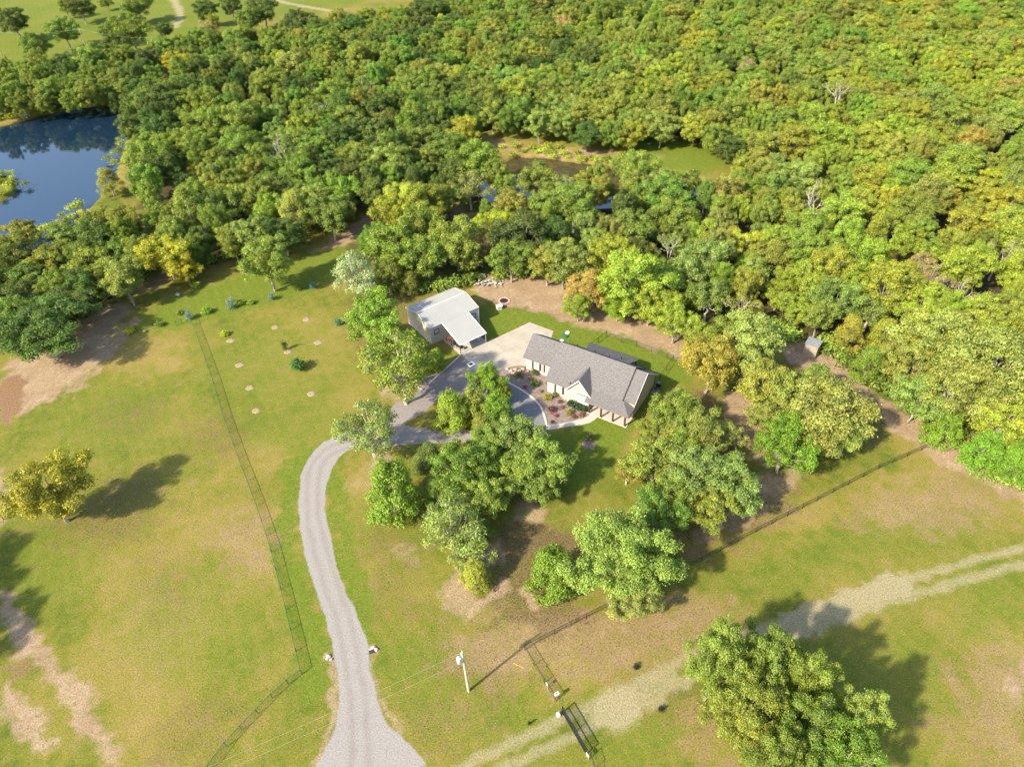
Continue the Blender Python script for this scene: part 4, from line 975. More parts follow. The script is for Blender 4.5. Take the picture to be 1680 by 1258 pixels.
MAN = [
 # open-ground trees
 (75, 803, 62, 'fine', 'gold olive', 'golden tree with pale trunk alone in the left field'),
 (437, 426, 46, 'fine', 'mid green', 'rounded green tree with bare trunk by the blue-green shrubs'),
 (270, 415, 40, 'oak', 'yellow', 'yellow tree leaning out of the wood above the pale rock'),
 (302, 440, 24, 'oak', 'yellow', 'smaller yellow tree right beside the leaning yellow tree'),
 (583, 448, 40, 'airy', 'silver grey', 'silvery grey twiggy tree at the end of the shrub row'),
 (612, 522, 46, 'fine', 'fresh green', 'bright green tree left of the workshop end wall'),
 (655, 592, 62, 'airy', 'mid green', 'open-branched oak over the small mulch bed by the driveway'),
 (640, 565, 34, 'oak', 'mid green', 'green tree between the workshop and the open-branched oak'),
 (604, 697, 48, 'airy', 'pale green', 'pale open oak standing in the bend of the driveway'),
 (716, 592, 20, 'bush', 'fresh green', 'leafy green tree below the workshop front window'),
 (800, 622, 30, 'fine', 'bright green', 'small bright tree where the pad meets the turnaround'),
 (826, 640, 16, 'fine', 'bright green', 'slender sapling touching the turnaround kerb'),
 (740, 676, 38, 'bush', 'yellow green', 'leftmost yellow-green cedar on the turnaround island'),
 (776, 667, 32, 'bush', 'olive', 'olive cedar at the top of the turnaround island'),
 (815, 680, 38, 'bush', 'bright green', 'rightmost green cedar on the turnaround island'),
 (792, 703, 28, 'bush', 'olive', 'low cedar at the foot of the turnaround island'),
 (800, 730, 34, 'oak', 'mid green', 'green oak between the island cedars and the lower clump'),
 (850, 718, 42, 'oak', 'pale green', 'pale oak leaning over the end of the kerb'),
 (885, 757, 42, 'oak', 'mid green', 'oak on the lawn edge right of the forked trunk'),
 (842, 775, 36, 'oak', 'mid green', 'oak over the forked dark trunk in the middle clump'),
 (880, 790, 34, 'oak', 'deep green', 'low dark oak at the lawn side of the middle clump'),
 (643, 808, 60, 'bush', 'bright green', 'big dense bright green cedar left of the middle clump'),
 (705, 760, 38, 'cedar', 'dark green', 'dark shaded cedar behind the bright green cedar'),
 (716, 805, 30, 'cedar', 'deep green', 'dark narrow cedar between bright cedar and oaks'),
 (762, 768, 46, 'oak', 'mid green', 'broad green oak below the lower driveway arm'),
 (792, 815, 40, 'oak', 'mid green', 'leaning oak at the right of the middle clump'),
 (745, 858, 52, 'airy', 'pale green', 'pale feathery tree at the front of the middle clump'),
 (770, 905, 34, 'airy', 'pale green', 'slim pale tree below the pale feathery tree'),
 (790, 868, 26, 'bush', 'deep green', 'dark cedar bush beside the pale feathery tree'),
 (779, 945, 33, 'bush', 'yellow green', 'small rounded cedar on the pale bare patch'),
 (906, 940, 52, 'bush', 'bright green', 'rounded green cedar left of the largest yard oak'),
 (1022, 905, 88, 'big', 'pale green', 'largest yard oak with bare pale twigs over the black fence'),
 (1078, 842, 46, 'fine', 'deep green', 'bluish dark tree behind the largest yard oak'),
 (1040, 975, 46, 'big', 'pale green', 'drooping lower oak in front of the largest yard oak'),
 (1108, 672, 40, 'fine', 'mid green', 'green tree overlapping the right side of the house'),
 (1074, 706, 24, 'oak', 'mid green', 'small tree just off the porch corner'),
 (1142, 705, 40, 'oak', 'olive', 'olive oak right of the porch beside bare ground'),
 (1192, 712, 26, 'airy', 'pale green', 'thin pale tree over the leaf-littered ground'),
 (1075, 752, 44, 'oak', 'olive', 'olive oak at the left of the right yard clump'),
 (1135, 772, 50, 'oak', 'pale green', 'broad pale oak in the middle of the right yard clump'),
 (1198, 790, 48, 'oak', 'pale green', 'pale oak at the right end of the right yard clump'),
 (1105, 812, 40, 'oak', 'deep green', 'shaded oak at the foot of the right yard clump'),
 (1165, 828, 40, 'oak', 'olive', 'olive oak lowest in the right yard clump'),
 (1290, 728, 46, 'fine', 'bright green', 'bright rounded tree in front of the pale right oak'),
 (1358, 672, 58, 'oak', 'pale green', 'pale oak casting shade on the dirt track to the shed'),
 (1302, 655, 46, 'oak', 'olive', 'olive oak behind the bright rounded tree'),
 (1235, 560, 56, 'oak', 'pale green', 'tall pale oak left of the timber shed'),
 (1168, 592, 46, 'oak', 'bronze', 'rusty olive oak between the lawn and the bare hollow'),
 (1250, 625, 44, 'oak', 'olive', 'olive oak above the twin pale trunks'),
 (1110, 524, 33, 'fine', 'fresh green', 'fresh green round tree by the corner of the wire yard fence'),
 (1040, 455, 50, 'oak', 'yellow green', 'tall yellow-green oak behind the lawn with pale limbs'),
 (1015, 495, 26, 'oak', 'bright green', 'small green oak under the tall yellow-green oak'),
 (968, 470, 32, 'oak', 'golden brown', 'tan-leaved oak on the bare earth behind the house'),
 (925, 430, 36, 'oak', 'olive', 'olive oak over the bare earth slope'),
 (958, 435, 26, 'airy', 'golden brown', 'thin tan tree amongst the oaks behind the bare earth'),
 (1002, 418, 36, 'oak', 'yellow green', 'yellow-green oak left of the tall limbed oak'),
 (1122, 742, 38, 'oak', 'mid green', 'green oak between the olive and pale oaks of the right yard clump'),
 (1338, 634, 38, 'oak', 'mid green', 'green oak just below the timber shed'),
 (1272, 682, 34, 'oak', 'olive', 'small olive oak left of the bright rounded tree'),
 (1332, 706, 38, 'oak', 'pale green', 'pale oak right behind the bright rounded tree'),
 (1392, 712, 34, 'oak', 'pale green', 'pale oak lowest at the shaded field corner'),
 (1200, 548, 36, 'oak', 'olive', 'olive oak behind the rusty olive oak'),
 (1030, 770, 24, 'airy', 'bronze', 'thin brownish tree at the lawn side of the right clump'),
 (1500, 596, 40, 'oak', 'pale green', 'pale oak between the cedars and the large pale oak'),
 (898, 428, 32, 'oak', 'olive', 'olive oak above the pale slope of bare earth'),
 (1068, 492, 34, 'oak', 'yellow green', 'yellow-green oak with long trunk shadow on the bare earth'),
 (1082, 462, 34, 'oak', 'mid green', 'green oak right behind the tall limbed oak'),
 (950, 500, 22, 'oak', 'yellow green', 'small yellow-green oak leaning over the bare earth'),
 (1140, 545, 26, 'oak', 'mid green', 'green oak right of the fresh green round tree'),
 # right wood edge
 (1392, 552, 38, 'cedar', 'yellow green', 'yellow-green cedar right of the timber shed'),
 (1448, 555, 34, 'cedar', 'yellow green', 'taller yellow-green cedar along the dirt track'),
 (1478, 585, 40, 'cedar', 'yellow green', 'yellow-green cedar touching the large pale oak'),
 (1425, 600, 34, 'cedar', 'deep green', 'dark cedar at the bend of the dirt track'),
 (1545, 560, 56, 'oak', 'pale green', 'large pale oak top left of the right wood edge group'),
 (1622, 590, 62, 'oak', 'pale green', 'large pale oak near the right border'),
 (1575, 640, 54, 'oak', 'pale green', 'pale oak with trunk showing above the dirt track'),
 (1510, 650, 38, 'oak', 'pale green', 'pale oak at the corner where the black fence ends'),
 (1548, 705, 36, 'bush', 'bright green', 'green leafy tree at the end of the black fence'),
 (1645, 688, 46, 'oak', 'yellow green', 'yellow-green tree at the right border of the wood edge'),
 (1612, 745, 40, 'bush', 'bright green', 'dense bright cedar at the lowest corner of the right wood'),
 (1665, 760, 40, 'bush', 'bright green', 'bright cedar cut by the right border'),
 (1532, 462, 30, 'airy', 'dead brown', 'brown dead-leaved tree in the right wood'),
 (1512, 432, 22, 'airy', 'dead brown', 'small brown dead-leaved tree above the bigger brown one'),
 (1398, 395, 30, 'bare', 'olive', 'bare forked white tree in the middle of the right wood'),
 (1585, 480, 28, 'bare', 'olive', 'bare pale tree right of the brown dead-leaved tree'),
 # bottom right
 (1178, 1082, 52, 'big', 'mid green', 'oak at the upper left of the bottom right group'),
 (1262, 1092, 66, 'big', 'deep green', 'tall oak in the middle of the bottom right group'),
 (1232, 1165, 66, 'big', 'mid green', 'big oak with thin crown over dry grass in the bottom right group'),
 (1322, 1128, 44, 'big', 'mid green', 'small oak on the shaded side of the bottom right group'),
 (1318, 1196, 62, 'big', 'deep green', 'lower oak of the bottom right group above the bottom edge'),
 (1412, 1182, 44, 'big', 'pale green', 'pale oak farthest right in the bottom right group'),
 (1392, 1242, 60, 'big', 'mid green', 'oak cut by the bottom edge, right of the group'),
 (1268, 1248, 50, 'big', 'deep green', 'oak cut by the bottom edge, left of the group'),
 # behind the workshop
 (670, 326, 38, 'fine', 'yellow green', 'tall yellow-green tree beside the bare corridor in the wood'),
 (640, 345, 30, 'fine', 'yellow green', 'yellow-green tree on the corridor edge'),
 (702, 330, 30, 'fine', 'yellow green', 'yellow-tipped tree right of the tall yellow-green one'),
 (732, 325, 24, 'oak', 'deep green', 'dark tree right of the yellow-tipped tree'),
 (690, 368, 38, 'fine', 'mid green', 'green tree in front of the yellow-green group'),
 (612, 395, 28, 'fine', 'bright green', 'green tree at the corridor mouth'),
 (648, 402, 40, 'oak', 'mid green', 'green oak left of centre behind the workshop'),
 (700, 415, 36, 'oak', 'deep green', 'dark green oak behind the workshop ridge'),
 (748, 392, 40, 'oak', 'mid green', 'green oak with pale trunk behind the workshop corner'),
 (768, 420, 24, 'oak', 'mid green', 'small oak right of the pale trunk'),
 (636, 448, 28, 'oak', 'deep green', 'dark oak right of the silvery tree'),
 (672, 468, 22, 'bush', 'deep green', 'dark cedar against the left end of the workshop'),
 (790, 405, 25, 'airy', 'dead brown', 'brown thin tree right of the pale-trunked oak'),
 (815, 368, 32, 'fine', 'yellow', 'yellow tree left of the dark belt behind the stone heap'),
 (838, 335, 26, 'oak', 'bronze', 'bronze tree behind the yellow tree'),
 (838, 420, 34, 'oak', 'mid green', 'green oak behind the stone heap'),
 (783, 262, 42, 'oak', 'mid green', 'round green oak at the left of the small pond'),
 (760, 215, 26, 'fine', 'yellow', 'yellow tree at the left end of the meadow'),
 (735, 235, 22, 'fine', 'yellow green', 'yellow-green tree left of the meadow'),
 # left wood
 (72, 545, 68, 'oak', 'dark green', 'huge dark oak on the bare earth at the left'),
 (118, 505, 46, 'oak', 'dark green', 'dark oak right behind the huge dark oak'),
 (20, 500, 46, 'oak', 'dark green', 'dark oak cut by the left border'),
 (150, 445, 48, 'oak', 'mid green', 'broad oak at the front of the left wood'),
 (90, 430, 44, 'oak', 'mid green', 'oak behind the broad oak of the left wood'),
 (200, 415, 38, 'oak', 'deep green', 'dark oak left of the leaning yellow tree'),
 (35, 383, 32, 'oak', 'olive', 'olive-gold tree on the near bank of the left pond'),
 (110, 390, 40, 'oak', 'mid green', 'oak on the near bank of the left pond'),
 (150, 360, 24, 'airy', 'yellow', 'wispy yellow tree at the waterside of the left pond'),
 (192, 365, 34, 'oak', 'mid green', 'green oak right of the wispy yellow tree'),
 (180, 302, 25, 'cedar', 'golden brown', 'bronze conifer on the right bank of the left pond'),
 (45, 460, 40, 'oak', 'mid green', 'oak near the left border above the dark oaks'),
 (40, 185, 11, 'bush', 'silver grey', 'bluish bush on the far bank of the left pond'),
 (127, 143, 20, 'cedar', 'bright green', 'bright cedar on the far bank of the left pond'),
 # far field
 (20, 32, 25, 'oak', 'dark green', 'dark oak at the left border in the far field'),
 (55, 72, 24, 'oak', 'deep green', 'oak just below the left border oak in the far field'),
 (102, 48, 24, 'oak', 'deep green', 'lone oak with trunk and shadow in the far field'),
 (130, 8, 22, 'oak', 'dark green', 'dark oak at the top edge above the lone oak'),
 (106, 8, 16, 'oak', 'mid green', 'paler oak at the top edge left of the dark one'),
 (173, 2, 11, 'oak', 'deep green', 'small oak at the top edge of the far field'),
 (223, 8, 22, 'oak', 'deep green', 'oak at the top edge left of the pale far track'),
 (213, 45, 30, 'oak', 'deep green', 'wide oak clump left of the pale far track'),
 (180, 52, 18, 'oak', 'deep green', 'oak left of the wide oak clump'),
 (268, 48, 14, 'oak', 'dark green', 'small dark oak at the lower end of the pale far track'),
 (338, 16, 20, 'oak', 'dark green', 'dark oak right of the pale far track'),
 (378, 8, 20, 'oak', 'dark green', 'second dark oak right of the pale far track'),
 (348, 37, 15, 'fine', 'yellow green', 'yellow-green tree below the dark oaks by the far track'),
 (432, 14, 24, 'oak', 'dark green', 'dark oak left of the second pale far track'),
 (405, 30, 20, 'oak', 'deep green', 'oak below the pair of far dark oaks'),
]
for m_ in MAN:
    if m_[3] in ('oak', 'fine', 'big', 'airy') and m_[1] > 300 and 560 < m_[0]: m_ = (m_[0], m_[1], m_[2]*1.12)+m_[3:]
    hk = 2.0 if m_[1] < 1000 and m_[3] == 'big' else {'airy': 2.3, 'big': min(17/(m_[2]/14.5), 5.2), 'bare': 2.4, 'silver': 1.9}.get(m_[3]); zk = .58
    if m_[0] < 220 and 370 < m_[1] < 600: hk = 1.55; zk = .52
    crown_at(m_[0], m_[1], m_[2], m_[3], m_[4], hk, .6 if zk > .55 else zk); TREES[-1]['label'] = m_[5]
# trees standing just left of the picture, whose shade falls into the field
for k, (x, y, h, r_) in enumerate(((-82, 48, 14, 6), (-76, 40, 14, 6))):
    TREES.append(dict(x=x, y=y, h=h, r=r_, kind='oak', tn='deep green', px=-99, py=900, rpx=60, man=True, label='oak standing outside the left border, '+('farther', 'nearer')[k]+' of two'))
# woods filled in between
POLY = [
 ([(205, 175), (222, 110), (250, 75), (300, 62), (330, 45), (400, 48), (450, 36), (520, 28), (640, 15), (720, 4), (800, -30), (1900, -60), (2000, 900), (1700, 700), (1600, 560), (1500, 520), (1420, 520), (1340, 500), (1290, 490), (1230, 500), (1180, 500), (1120, 470), (1080, 420), (1010, 400), (950, 400), (880, 420), (850, 400), (850, 350), (800, 330), (760, 300), (720, 300), (650, 300), (600, 320), (560, 350), (500, 372), (440, 385), (400, 385), (340, 390), (320, 400), (240, 360), (222, 320), (232, 280), (215, 240)], 1),
 ([(-60, 395), (60, 395), (170, 345), (235, 350), (330, 400), (240, 420), (200, 450), (140, 480), (60, 500), (-60, 520)], 2),
 ([(-60, 108), (60, 100), (130, 92), (200, 75), (240, 90), (215, 150), (150, 152), (100, 158), (0, 165), (-60, 165)], 3),
]
EXC = [[(730, 205), (780, 196), (850, 200), (1040, 212), (1130, 200), (1215, 240), (1205, 296), (1160, 298), (1100, 283), (1010, 274), (960, 290), (900, 298), (845, 297), (790, 261), (740, 240)],
       [(785, 290), (830, 285), (830, 312), (790, 318)],
       [(590, 335), (640, 300), (650, 330), (600, 365), (545, 372)], [(725, 290), (790, 315), (810, 345), (745, 350)],
       [(1250, 505), (1330, 520), (1360, 560), (1290, 560)], [(1040, 490), (1190, 500), (1190, 560), (1060, 520)],
       [(195, 215), (236, 225), (240, 300), (200, 320)], [(0, 340), (95, 350), (130, 320), (190, 290), (200, 320), (150, 352), (90, 385), (0, 378)], [(355, 395), (460, 380), (460, 480), (340, 480)]]
ZC = 7.2
polyw = [(np.array([G(x, max(y, -75), ZC)[:2] for x, y in p]), k) for p, k in POLY]; excw = [np.array([G(x, y, ZC)[:2] for x, y in p]) for p in EXC]
def tint_pick(px, py, r):
    n1 = float(vnoise(np.array([[px*1.0, py*1.6]]), 70, 41)[0]); u = r.random()
    right = np.clip((px-900)/500, 0, 1); left = np.clip((650-px)/450, 0, 1); topd = np.clip((140-py)/140, 0, 1)
    warm = .22+.42*right*(1-.65*topd)-.05*left+(n1-.5)*.65
    if u < .006: return 'yellow'
    if u < .010: return 'golden brown'
    if u < .022: return 'bronze'
    if u < .026: return 'dead brown'
    v = warm+r.normal()*.20
    if v < .02: return 'dark green'
    if v < .22: return 'deep green'
    if v < .42: return 'mid green'
    if v < .52: return 'pale green'
    if v < .64: return 'olive'
    if v < .76: return 'fresh green'
    return 'yellow green'
rt = np.random.default_rng(77); pts = [(t['x'], t['y'], t['r']) for t in TREES]; PA = np.array(pts)
cells = {}
def near_ok(x, y, r_, k_=.80):
    cx_, cy_ = int(x//12), int(y//12)
    for i in (-1, 0, 1):
        for j in (-1, 0, 1):
            for (a, b, c) in cells.get((cx_+i, cy_+j), ()):
                if (a-x)**2+(b-y)**2 < (k_*(c+r_))**2: return False
    return True
def put(x, y, r_): cells.setdefault((int(x//12), int(y//12)), []).append((x, y, r_))
for t in TREES: put(t['x'], t['y'], t['r'])
for (pw, kk) in polyw:
    lo, hi = pw.min(0), pw.max(0); lo = np.maximum(lo, (-300, 60)); hi = np.minimum(hi, (330, 455)); n_try = int((hi-lo).prod()/3.2)
    C = lo+rt.random((n_try, 2))*(hi-lo); ok = inside(C, pw)
    for e in excw: ok &= ~inside(C, e)
    C = C[ok]; pp, zz = PX(np.column_stack([C, np.full(len(C), ZC)]))
    for (x, y), (px, py) in zip(C, pp):
        if px < -45 or px > 1730 or py < -60 or py > 900: continue
        r_ = 2.7+3.3*rt.random()**1.4
        if py < 260: r_ *= .95
        if not near_ok(x, y, r_, .63): continue
        put(x, y, r_); u = rt.random(); tn = tint_pick(px, py, rt)
        kd = 'oak' if u < .66 else 'fine' if u < .86 else 'cedar' if u < .93 else 'airy' if u < (.985-.03*(px > 1150)) else 'bare'
        if tn == 'dead brown': kd = 'airy'
        if kk == 3 and u < .5: tn = 'deep green'
        h = min(14.5, 6.0+r_*1.05+rt.normal()*1.2)
        if kd == 'cedar': h = r_*2.1; r_ *= .9
        TREES.append(dict(x=x, y=y, h=h, r=r_, kind=kd, tn=tn, px=px, py=py, rpx=r_*F_PX/np.linalg.norm([x, y, CAM_H]), man=False))
print('trees', len(TREES))
auto = sorted([t for t in TREES if not t['man']], key=lambda t: -(t['rpx'] if -10 < t['px'] < 1690 and t['py'] > -5 else 0))
man = [t for t in TREES if t['man']]; n_ind = 296-len(man); solo = auto[:n_ind]; mass = auto[n_ind:]
# ---- labels for the auto ones: colour + size + where
def zone(px, py):
    if px < 235 and py < 175: return 'beyond the left pond'
    if px < 340 and py > 340: return 'in wood below left pond'
    if px < 420: return 'right of the left pond'
    if px < 600: return 'in wood above open field'
    if px < 850 and py > 300: return 'behind the workshop'
    if px < 850: return 'left of the meadow'
    if px < 1080 and py > 290: return 'between house and small pond'
    if px < 1240 and py > 290: return 'behind the wire yard fence'
    if py < 290: return 'beyond the meadow'
    if px < 1460: return 'above the timber shed'
    return 'near the right border'
groups = {}
for t in solo:
    sz = 'broad' if t['r'] > 4.7 else 'small' if t['r'] < 3.7 else 'medium'
    nm = {'oak': 'oak', 'fine': 'leafy tree', 'cedar': 'cedar', 'airy': 'thin-leaved tree', 'bare': 'bare tree'}[t['kind']]
    key = (sz+' '+t['tn']+' '+nm, zone(t['px'], t['py'])); groups.setdefault(key, []).append(t)
ORD = ['leftmost', 'second from left', 'third from left', 'fourth from left', 'fifth from left', 'sixth from left', 'seventh from left', 'eighth from left', 'ninth from left', 'tenth from left']
NUM = {2: 'two', 3: 'three', 4: 'four', 5: 'five', 6: 'six', 7: 'seven', 8: 'eight', 9: 'nine', 10: 'ten'}
for (d, z), L in groups.items():
    L.sort(key=lambda t: t['px']); n = len(L)
    for k, t in enumerate(L):
        t['label'] = f'{d} {z}' if n == 1 else f'{d} {z}, {ORD[k] if k < n-1 else "rightmost"} of {NUM.get(n, "several")}'
NAMES = {'oak': 'oak_tree', 'fine': 'leafy_tree', 'big': 'oak_tree', 'airy': 'thin_leaved_tree', 'cedar': 'cedar_tree', 'bush': 'cedar_tree', 'bare': 'bare_tree', 'silver': 'silvery_tree'}
DIM = {'oak': (12, 5), 'fine': (12, 5), 'big': (12, 5), 'airy': (12, 5), 'cedar': (12, 4.6), 'bush': (9, 4.6), 'bare': (12, 5), 'silver': (12, 5)}
crown_src = {}
for i, t in enumerate(man+solo):
    kd = t['kind']; vi = int(rt.integers(len(KIND[kd]))); trunk, crown = KIND[kd][vi]; H0, R0 = DIM[kd]
    root = thing(NAMES[kd], t['label'], 'tree', (t['x'], t['y'], 0), rt.random()*6.283, 'trees of the surrounding woods' if not t['man'] else 'trees of the yard and wood edge')
    sx = t['r']/R0*(1+rt.normal()*.05); root.scale = (sx, sx*(1+rt.normal()*.05), t['h']/H0)
    if kd not in ('bush',) or True:
        o = bpy.data.objects.new('trunk', trunk); COL.objects.link(o); o.parent = root
    o = bpy.data.objects.new('crown', crown); COL.objects.link(o); o.parent = root; o['tint'] = tint_of(t['tn'])
    crown_src.setdefault((kd, vi), o)
# ---- the rest of the wood as one object, crowns instanced on points
srcs = [k for k in crown_src if k[0] in ('oak', 'fine', 'cedar', 'airy')]
def wood(mass):
    n = len(mass); me = bpy.data.meshes.new('far_wood'); me.vertices.add(n)
    me.vertices.foreach_set('co', np.array([(t['x'], t['y'], 0) for t in mass], np.float32).ravel()); me.update()
    pick, scl, rot, tin = [], [], [], []
    for t in mass:
        kd = t['kind'] if t['kind'] != 'bare' else 'airy'; c = [k for k, s_ in enumerate(srcs) if s_[0] == kd]
        pick.append(int(rt.choice(c))); H0, R0 = DIM[kd]; s_ = t['r']/R0; scl.append((s_, s_, t['h']/H0)); rot.append((0, 0, rt.random()*6.283)); tin.append((*tint_of(t['tn']), 1))
    a = me.attributes.new('pick', 'INT', 'POINT'); a.data.foreach_set('value', np.array(pick, np.int32))
    a = me.attributes.new('scl', 'FLOAT_VECTOR', 'POINT'); a.data.foreach_set('vector', np.array(scl, np.float32).ravel())
    a = me.attributes.new('rot', 'FLOAT_VECTOR', 'POINT'); a.data.foreach_set('vector', np.array(rot, np.float32).ravel())
    a = me.attributes.new('tint', 'FLOAT_COLOR', 'POINT'); a.data.foreach_set('color', np.array(tin, np.float32).ravel())
    o = bpy.data.objects.new('far_wood', me); COL.objects.link(o); o['kind'] = 'stuff'; o['label'] = 'dense far oak wood of rounded green crowns filling the upper part'; o['category'] = 'wood'
    ng = bpy.data.node_groups.new('wood', 'GeometryNodeTree'); ng.interface.new_socket('Geometry', in_out='INPUT', socket_type='NodeSocketGeometry'); ng.interface.new_socket('Geometry', in_out='OUTPUT', socket_type='NodeSocketGeometry')
    gi = ng.nodes.new('NodeGroupInput'); go = ng.nodes.new('NodeGroupOutput'); iop = ng.nodes.new('GeometryNodeInstanceOnPoints'); jn = ng.nodes.new('GeometryNodeGeometryToInstance')
    iop.inputs['Pick Instance'].default_value = True
    # one instance per source crown, joined in order (join lists the last link first)
    join = ng.nodes.new('GeometryNodeJoinGeometry')
    for s_ in reversed(srcs):
        oi = ng.nodes.new('GeometryNodeObjectInfo'); oi.inputs['Object'].default_value = crown_src[s_]; oi.inputs['As Instance'].default_value = True; oi.transform_space = 'ORIGINAL'
        ng.links.new(oi.outputs['Geometry'], join.inputs[0])
    def na(name, typ):
        x = ng.nodes.new('GeometryNodeInputNamedAttribute'); x.data_type = typ; x.inputs['Name'].default_value = name; return x.outputs['Attribute']
    ng.links.new(gi.outputs[0], iop.inputs['Points']); ng.links.new(join.outputs[0], iop.inputs['Instance'])
    ng.links.new(na('pick', 'INT'), iop.inputs['Instance Index']); ng.links.new(na('scl', 'FLOAT_VECTOR'), iop.inputs['Scale'])
    e2r = ng.nodes.new('FunctionNodeEulerToRotation'); ng.links.new(na('rot', 'FLOAT_VECTOR'), e2r.inputs[0]); ng.links.new(e2r.outputs[0], iop.inputs['Rotation'])
    ng.links.new(iop.outputs[0], go.inputs[0]); md = o.modifiers.new('wood', 'NODES'); md.node_group = ng
    return o
wood(mass)

# ================================================================ SHRUBS AND SMALL PLANTS
SH = [leaf_mesh('foliage', [(np.array([math.cos(a)*.45*k, math.sin(a)*.45*k, .5+.15*math.sin(a*3)]), np.array([.42, .42, .42])) for k in (0, 1) for a in np.linspace(0, 6.28, 6)], 520, .10, 900+j) for j in range(3)]
SPK = [leaf_mesh('foliage', [(np.array([math.cos(a)*.3, math.sin(a)*.3, .45+.3*math.cos(a*2)]), np.array([.34, .34, .5])) for a in np.linspace(0, 6.28, 6)], 420, .13, 930+j, .3, .2, .3, (.4, 1.3)) for j in range(2)]
def shrub(px, py, r_, h_, tint, lab, kind='SH', z=0, cat='shrub', name='shrub', grp=None):
    t = thing(name, lab, cat, G(px, py, z), rt.random()*6.28, grp); src = (SH if kind == 'SH' else SPK)
    o = bpy.data.objects.new('foliage', src[int(rt.integers(len(src)))]); COL.objects.link(o); o.parent = t; o['tint'] = list(tint); o.scale = (r_/.85, r_/.85, h_/.95)
    st = MB(); st.tube((0, 0, 0), (0, 0, h_*.6), .05, .03, n=5); st.build('stem', 'bark', t)
    return t
zb = .05
shrub(851, 619, .75, .9, (.07, .13, .02), 'green shrub at the top of the garden bed by the kerb', z=zb)
shrub(876, 614, .85, .9, (.08, .11, .03), 'green-brown shrub below the garage windows', z=zb)
shrub(871, 624, .5, .5, (.13, .10, .03), 'low olive plant between two green bed shrubs', z=zb)
shrub(878, 632, .8, .9, (.07, .12, .02), 'green shrub in the middle of the upper garden bed', z=zb)
shrub(897, 654, .9, .7, (.26, .24, .03), 'yellow variegated shrub close to the kerb in the bed', z=zb)
shrub(911, 650, .8, .7, (.13, .16, .05), 'pale green clump right of the yellow variegated shrub', z=zb)
shrub(905, 674, .85, .7, (.13, .05, .05), 'dark burgundy shrub near the kerb curve', z=zb)
shrub(918, 660, .5, .4, (.17, .08, .06), 'small russet plant in the middle of the bed', z=zb)
shrub(922, 669, .5, .35, (.20, .11, .09), 'low reddish plant right of the burgundy shrub', z=zb)
shrub(934, 679, .8, .7, (.20, .19, .03), 'yellow-green shrub near the front walk', z=zb)
shrub(912, 683, .45, .4, (.28, .08, .08), 'small red plant beside the kerb end', z=zb)
shrub(942, 685, .5, .4, (.15, .08, .05), 'brown plant touching the yellow-green shrub', z=zb)
shrub(954, 682, .6, .4, (.22, .11, .08), 'reddish ground plant by the porch walk', z=zb)
shrub(861, 636, .4, .35, (.18, .10, .06), 'small brown tuft near the kerb top', z=zb)
shrub(888, 643, .4, .3, (.16, .14, .05), 'small olive tuft above the yellow variegated shrub', z=zb)
shrub(906, 693, .35, .35, (.08, .05, .05), 'small dark tuft at the corner of kerb and walk', z=zb)
for k, (px, py) in enumerate(((936, 666), (944, 669), (951, 672), (958, 675))):
    shrub(px, py, .75, 1.05, (.035, .07, .022), ('leftmost', 'second from left', 'second from right', 'rightmost')[k]+' dark boxwood in the row under the gable window', z=zb, name='boxwood', grp='boxwoods under the gable window')
for px, py, s_, lab in ((312, 524, 1.5, 'leftmost blue-green spiky shrub near the top of the green fence'), (380, 506, 1.7, 'widest blue-green spiky shrub, second of the row'), (446, 492, 1.3, 'blue-green spiky shrub left of the rounded tree trunk'), (514, 473, 1.2, 'bluest spiky shrub right of the rounded tree')):
    shrub(px, py, s_*.8, s_*1.0, (.16, .25, .20) if px != 514 else (.09, .18, .20), lab, 'SPK', grp='blue-green shrubs along the field edge')
for px, py, s_, tn, lab in ((340, 514, 1.1, 'bright green', 'green leafy shrub between the first two blue-green shrubs'), (295, 516, .8, 'deep green', 'dark shrub left of the first blue-green shrub'), (262, 535, .9, 'deep green', 'dark round shrub in the long grass far left of row'), (213, 547, 1.0, 'yellow', 'yellow shrub at the left end of the long grass'), (395, 500, 1.0, 'deep green', 'dark shrub right behind the widest blue-green shrub'), (412, 499, .8, 'mid green', 'green shrub in the gap of the row'), (238, 545, .4, 'silver grey', 'tiny pale shrub near the left end of the row'), (490, 476, .9, 'deep green', 'dark shrub left of the bluest spiky shrub'), (322, 472, 1.1, 'fresh green', 'bright shrub at the foot of the small yellow tree')):
    shrub(px, py, s_, s_*1.1, tint_of(tn), lab)
shrub(490, 606, 1.5, 2.0, (.05, .13, .025), 'rounded dark green young tree alone in the left field', cat='shrub')
shrub(469, 574, .7, 1.6, (.06, .12, .03), 'slim green sapling above a bare ring in the field', 'SPK', cat='sapling', name='sapling')
shrub(369, 550, 1.0, .8, (.30, .36, .02), 'lime yellow low shrub in the field near the fence', cat='shrub')
shrub(556, 532, 1.0, .9, (.06, .16, .08), 'small green shrub left of the bright tree by the workshop')
shrub(967, 724, .75, 1.5, (.035, .055, .03), 'dark sapling in a mulch ring on the front lawn', cat='sapling', name='sapling')
for px, py, lab in ((1043, 1096, 'small black-green bush in the dry grass above the gravel patch'), (1084, 1165, 'small black-green bush right of the gravel patch'), (868, 1188, 'tiny dark weed left of the gate opener')):
    shrub(px, py, .5 if px > 900 else .25, .6, (.02, .028, .02), lab, 'SPK')
ri = 0
RINGS = ((378, 559, 'below the lime yellow shrub'), (472, 577, 'below the slim sapling'), (522, 562, 'right of the slim sapling'), (393, 599, 'left in the middle of the field'), (410, 636, 'below the middle ring'), (511, 646, 'nearest the driveway'), (420, 674, 'lowest of them all'), (451, 537, 'above the slim sapling'), (503, 524, 'highest of them all'), (967, 728, 'on the front lawn'))
